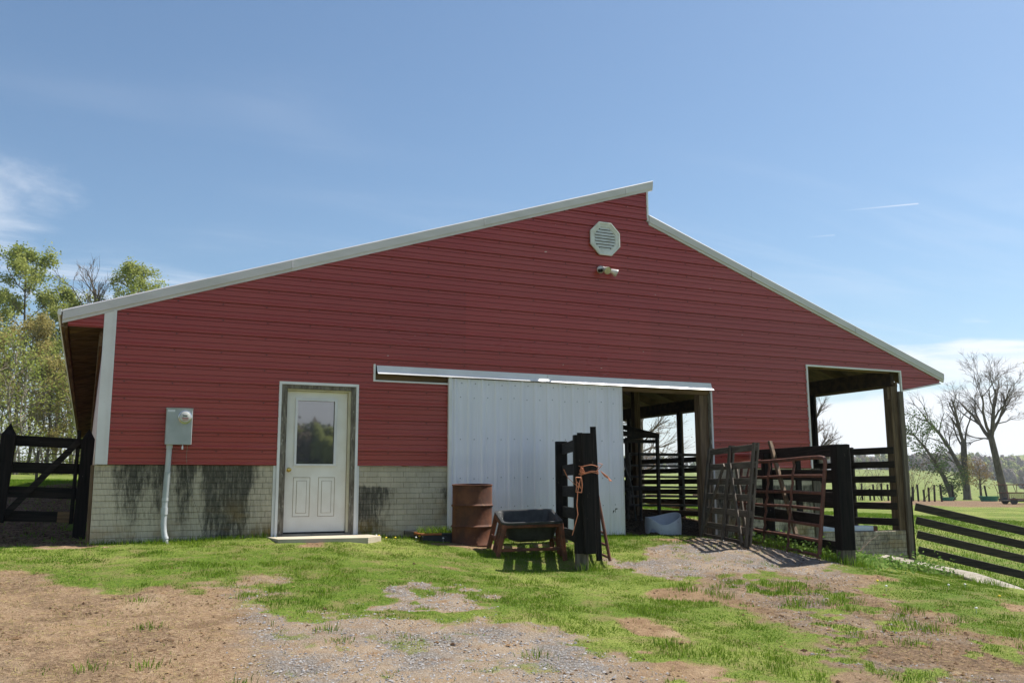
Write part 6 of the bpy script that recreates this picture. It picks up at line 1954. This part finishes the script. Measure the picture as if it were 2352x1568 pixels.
def lawn_d(x, y, g_, v_, l_, s_):
    return np.clip((g_ - 0.30) * 1.8, 0, 1) * not_solid(x, y) * np.clip((fbm(x * 3.1, y * 3.1, 93, 4) - 0.30) * 3.2, 0.12, 1)
def lawn_h(x, y, g_, cl_, rg):
    wall = np.exp(-np.abs(y + 0.05) * 7) * (x < 9.5) * 0.022
    tuft = np.clip((fbm(x * 1.7, y * 1.7, 97, 3) - 0.55) * 6, 0, 1)
    return (0.010 + 0.017 * cl_ + 0.020 * tuft + wall) * rg.uniform(0.5, 1.35, len(x))
blades('lawn_grass', 560000, (-2.6, 14.2, -8.8, 0.03), lawn_h, 0.0052, 201, dens=lawn_d, label='short uneven spring grass in front of the barn')
blades('dry_grass', 150000, (-2.6, 14.2, -8.8, 0.6), lambda x, y, g_, c_, rg: 0.022 * rg.uniform(0.4, 1.4, len(x)), 0.004, 202, 'dry_blade',
       dens=lambda x, y, g_, v_, l_, s_: not_solid(x, y) * np.clip(0.20 * g_ + 0.40 * s_ * (1 - v_) + 0.3 * (g_ > .15) * (g_ < .8), 0, 0.9), lean=1.3, label='dry straw-coloured blades lying in the turf')
blades('pasture_grass', 150000, (13.0, 40, -9, 24), lambda x, y, g_, c_, rg: (0.05 + 0.05 * c_) * rg.uniform(0.5, 1.3, len(x)), 0.014, 203,
       dens=lambda x, y, g_, v_, l_, s_: g_ * (x > curbline(x, y) + 0.6) * ((x > 14.6) | (y < -0.1)) * np.clip(0.3 + fbm(x * .7, y * .7, 98, 3), 0, 1), label='lush pasture grass to the right of the barn')
blades('left_grass', 60000, (-6, -0.03, 0.0, 34), lambda x, y, g_, c_, rg: (0.03 + 0.05 * c_) * rg.uniform(0.5, 1.3, len(x)), 0.010, 204,
       dens=lambda x, y, g_, v_, l_, s_: np.clip(g_ * 0.8, 0, 1), label='grass behind and under the left gate')
# tall tufts against posts, fence foot and wall
rg = np.random.default_rng(77)
def tufts(name, spots, matn, label, wd=0.006):
    Vs, Fq, Ft, Tn = [], [], [], []; o_ = 0
    for (cx, cy, r, n, h) in spots:
        x = cx + rg.normal(0, r, n); y = cy + rg.normal(0, r, n); z = gz(x, y)
        a = rg.uniform(0, 6.28, n); la = np.arctan2(y - cy, x - cx) + rg.normal(0, .6, n); hh = h * rg.uniform(.4, 1.2, n); ln = hh * rg.uniform(.1, .7, n)
        dx, dy = np.cos(a) * wd / 2, np.sin(a) * wd / 2; lx, ly = np.cos(la) * ln, np.sin(la) * ln
        V = np.empty((n, 5, 3)); V[:, 0] = np.stack([x - dx, y - dy, z], 1); V[:, 1] = np.stack([x + dx, y + dy, z], 1)
        V[:, 2] = np.stack([x + dx * .8 + lx * .3, y + dy * .8 + ly * .3, z + hh * .6], 1); V[:, 3] = np.stack([x - dx * .8 + lx * .3, y - dy * .8 + ly * .3, z + hh * .6], 1); V[:, 4] = np.stack([x + lx, y + ly, z + hh], 1)
        i = np.arange(n) * 5 + o_; o_ += 5 * n
        Vs.append(V.reshape(-1, 3)); Fq.append(np.stack([i, i + 1, i + 2, i + 3], 1)); Ft.append(np.stack([i + 3, i + 2, i + 4], 1)); Tn.append(np.repeat(rg.uniform(0, 1, n), 5))
    o = link(name, np_mesh(name, np.concatenate(Vs), [np.concatenate(Fq), np.concatenate(Ft)], matn, tint=np.concatenate(Tn))); o['kind'] = 'stuff'; o['label'] = label
spots = [(5.78, -2.85, .10, 150, .12), (9.45, -3.6, .14, 240, .15), (5.3, -1.9, .25, 260, .09), (6.1, -1.7, .2, 200, .12), (0.75, -0.12, .15, 150, .07)]
spots += [(x, -0.07 + rg.normal(0, .02), .09, 70, rg.uniform(.05, .10)) for x in np.arange(0.1, 8.2, 0.17) if not 2.2 < x < 3.6]
spots += [(9.40 + 0.326 * s + rg.normal(-.1, .15), -3.55 + 0.945 * s, .14, 110, rg.uniform(.08, .2)) for s in np.arange(0.1, 4.0, 0.2)]
spots += [(rg.uniform(6.0, 7.6), rg.uniform(-8.0, -4.2), .07, 60, rg.uniform(.05, .09)) for _ in range(34)]
spots += [(rg.uniform(0.0, 4.2), rg.uniform(-7.4, -3.4), .06, 50, rg.uniform(.04, .08)) for _ in range(16)]
spots += [(x_, y_, .10, 80, .10) for x_, y_, _z in [(12.6, -2.6, 0), (12.0, -3.5, 0), (11.3, -4.3, 0), (12.9, -1.2, 0)]]
tufts('grass_tufts', spots, 'grass_blade', 'taller grass tufts along the walls, posts and fence foot')
# planter grass
Vv = []
n = 420
x = rg.uniform(4.37, 4.86, n); y = rg.uniform(-0.50, -0.16, n); z = np.full(n, -1.0)
a = rg.uniform(0, 6.28, n); hh = rg.uniform(.04, .15, n); la = rg.uniform(0, 6.28, n); ln = hh * rg.uniform(.2, .9, n)
dx, dy = np.cos(a) * .003, np.sin(a) * .003; lx, ly = np.cos(la) * ln, np.sin(la) * ln
V = np.empty((n, 5, 3)); V[:, 0] = np.stack([x - dx, y - dy, z], 1); V[:, 1] = np.stack([x + dx, y + dy, z], 1)
V[:, 2] = np.stack([x + dx + lx * .3, y + dy + ly * .3, z + hh * .6], 1); V[:, 3] = np.stack([x - dx + lx * .3, y - dy + ly * .3, z + hh * .6], 1); V[:, 4] = np.stack([x + lx, y + ly, z + hh], 1)
i = np.arange(n) * 5
o = link('planter_grass', np_mesh('planter_grass', V.reshape(-1, 3), [np.stack([i, i + 1, i + 2, i + 3], 1), np.stack([i + 3, i + 2, i + 4], 1)], 'grass_blade', tint=np.repeat(rg.uniform(.3, 1, n), 5)))
o.parent = pl; o.location = -pl.location; o['kind'] = 'stuff'
mb = MB(); mb.box(4.40, 4.85, -0.50, -0.16, -1.1, -1.005); part(mb, 'planter_soil', 'litter_dark', pl)

# broad-leaf weeds along the fence foot and curb
wp = []
for s in np.arange(0.0, 4.2, 0.05):
    for _ in range(14):
        h = abs(rg.normal(0, .09)); wp.append((9.45 + .326 * s + rg.normal(0.05, .22), -3.5 + .945 * s + rg.normal(0, .1), h))
for _ in range(900):
    f_ = rg.uniform(0, 1); wp.append((9.5 + f_ * 3.6 + rg.normal(0, .25), -3.6 + f_ * 3.0 + rg.normal(0, .3), abs(rg.normal(0, .07))))
for _ in range(380):
    wp.append((12.3 + rg.normal(0, .22), -2.3 + rg.normal(0, .22), abs(rg.normal(0, .12))))
wp = np.array(wp); wp[:, 2] += gz(wp[:, 0], wp[:, 1]) + 0.01
V, F, tn = leaf_cards(wp, 0.030, rg)
o = link('weeds', np_mesh('weeds', V, [F], 'weed_leaf', tint=tn)); o['kind'] = 'stuff'; o['label'] = 'broad-leaved weeds along the foot of the right fence and curb'

# stones
def scatter_stones(name, n, box, dens, smin, smax, c1, c2, seed, label, flat=0.55):
    rg = np.random.default_rng(seed)
    x = rg.uniform(box[0], box[1], n); y = rg.uniform(box[2], box[3], n)
    k = rg.uniform(0, 1, n) < dens(x, y, *masks(x, y))
    x, y = x[k], y[k]; n = len(x); z = gz(x, y)
    base = np.array([(1, 0, 0), (0, 1, 0), (-1, 0, 0), (0, -1, 0), (0, 0, 1), (0.1, .1, -0.6)], float)
    tri = np.array([(0, 1, 4), (1, 2, 4), (2, 3, 4), (3, 0, 4)])
    s = rg.uniform(smin, smax, n) * (1 + 0.8 * (rg.uniform(0, 1, n) > 0.93))
    a = rg.uniform(0, 6.28, n)
    B_ = base[None] * (1 + rg.normal(0, .28, (n, 6, 3)))
    B_ = B_ * s[:, None, None]; B_[:, :, 2] *= flat
    ca, sa = np.cos(a)[:, None], np.sin(a)[:, None]
    X = B_[:, :, 0] * ca - B_[:, :, 1] * sa + x[:, None]; Y = B_[:, :, 0] * sa + B_[:, :, 1] * ca + y[:, None]; Z = B_[:, :, 2] + z[:, None] + 0.002
    V = np.stack([X, Y, Z], 2).reshape(-1, 3)
    F = (tri[None] + (np.arange(n) * 6)[:, None, None]).reshape(-1, 3)
    nm = name + '_mat'
    leaf_mat(nm, c1, c2, 0.0)
    me = np_mesh(name, V, [F], nm, tint=np.repeat(rg.uniform(0, 1, n) ** 1.3, 6))
    o = link(name, me); o['kind'] = 'stuff'; o['label'] = label
scatter_stones('gravel', 105000, (-0.5, 11.5, -8.8, 0.0), lambda x, y, g_, v_, l_, s_: np.clip(v_ * 1.1 - 0.05 - 0.5 * g_, 0, 1) * not_solid(x, y), 0.004, 0.010, (0.12, 0.12, 0.13), (0.34, 0.33, 0.33), 301, 'grey crushed gravel of the drive')
scatter_stones('soil_crumbs', 60000, (-3.2, 10.5, -8.8, 3.5), lambda x, y, g_, v_, l_, s_: np.clip((1 - g_) * (0.25 + 0.6 * l_) * (fbm(x * 2, y * 2, 77) > .45), 0, 1) * ((x < -0.05) | (y < 0)), 0.005, 0.016, (0.045, 0.028, 0.018), (0.20, 0.125, 0.07), 302, 'dark crumbs of soil and mulch')
scatter_stones('bedding', 60000, (8.0, 14.4, 0.0, 12), lambda x, y, g_, v_, l_, s_: 0.8 + 0 * x, 0.010, 0.030, (0.035, 0.024, 0.018), (0.17, 0.12, 0.08), 303, 'trampled dark bedding on the barn floor', 0.3)
scatter_stones('yard_litter', 30000, (-8, -0.1, 0.4, 20), lambda x, y, g_, v_, l_, s_: l_, 0.010, 0.030, (0.05, 0.03, 0.02), (0.22, 0.15, 0.10), 304, 'dark trampled litter in the yard behind the left gate', 0.4)

# straw bits
rg = np.random.default_rng(55)
n = 30000
x = rg.uniform(-3.2, 9.5, n); y = rg.uniform(-8.8, -1.2, n); g_, v_, l_, s_ = masks(x, y)
k = rg.uniform(0, 1, n) < s_ * 0.5 * (1 - 0.7 * v_); x, y = x[k], y[k]; n = len(x); z = gz(x, y) + 0.006 + rg.uniform(0, .008, n)
a = rg.uniform(0, 6.28, n); L = rg.uniform(.012, .05, n); wd = 0.0016
cx_, sx_ = np.cos(a) * L, np.sin(a) * L; ox_, oy_ = -np.sin(a) * wd, np.cos(a) * wd
V = np.stack([np.stack([x - cx_ - ox_, y - sx_ - oy_, z], 1), np.stack([x + cx_ - ox_, y + sx_ - oy_, z + rg.uniform(0, .008, n)], 1), np.stack([x + cx_ + ox_, y + sx_ + oy_, z + .003], 1), np.stack([x - cx_ + ox_, y - sx_ + oy_, z], 1)], 1).reshape(-1, 3)
o = link('straw_bits', np_mesh('straw_bits', V, [np.arange(4 * n).reshape(n, 4)], 'dry_blade', tint=np.repeat(rg.uniform(0, .5, n), 4))); o['kind'] = 'stuff'; o['label'] = 'loose straw lying on the bare ground'

# dandelions
mat('dandelion_yellow', (0.75, 0.55, 0.03), rough=0.8)
mat('dandelion_white', (0.62, 0.62, 0.58), rough=0.9)
mb = MB(); mb.cur = 0
for k in range(16):
    x = random.choice([random.uniform(3.6, 4.6), random.uniform(7.8, 9.8), random.uniform(7.6, 9.2)]); y = -0.45 if x < 5 else random.uniform(-7.2, -4.6)
    y += random.uniform(-.25, .15); z = g1(x, y)
    mb.cur = 0 if k % 3 == 0 else 1
    mb.lathe([(0, 0.0), (0.014, 0.002), (0.016, 0.009), (0.009, 0.017), (0, 0.019)], (x, y, z + 0.055), 7)
    mb.tube([(x, y, z), (x, y, z + 0.056)], 0.0018, 3)
o = mb.build('dandelions', ['dandelion_yellow', 'dandelion_white'], fix=False); o['kind'] = 'stuff'; o['label'] = 'scattered dandelion flowers and seed heads in the turf'

# ------------------------------------------------------------------ air
mt = bpy.data.materials.new('air'); mt.use_nodes = True
t = NT(mt.node_tree)
vol = t.n('ShaderNodeVolumePrincipled', {'Color': (0.86, 0.90, 0.96), 'Density': 0.00020, 'Anisotropy': 0.2})
t.n('ShaderNodeOutputMaterial', {'Volume': vol})
MATS['air'] = mt
mb = MB(); mb.box(-1260, 1260, -1260, 1260, -45, 66)
hz_o = mb.build('haze', 'air'); hz_o['kind'] = 'stuff'; hz_o['label'] = 'thin spring haze over the fields'
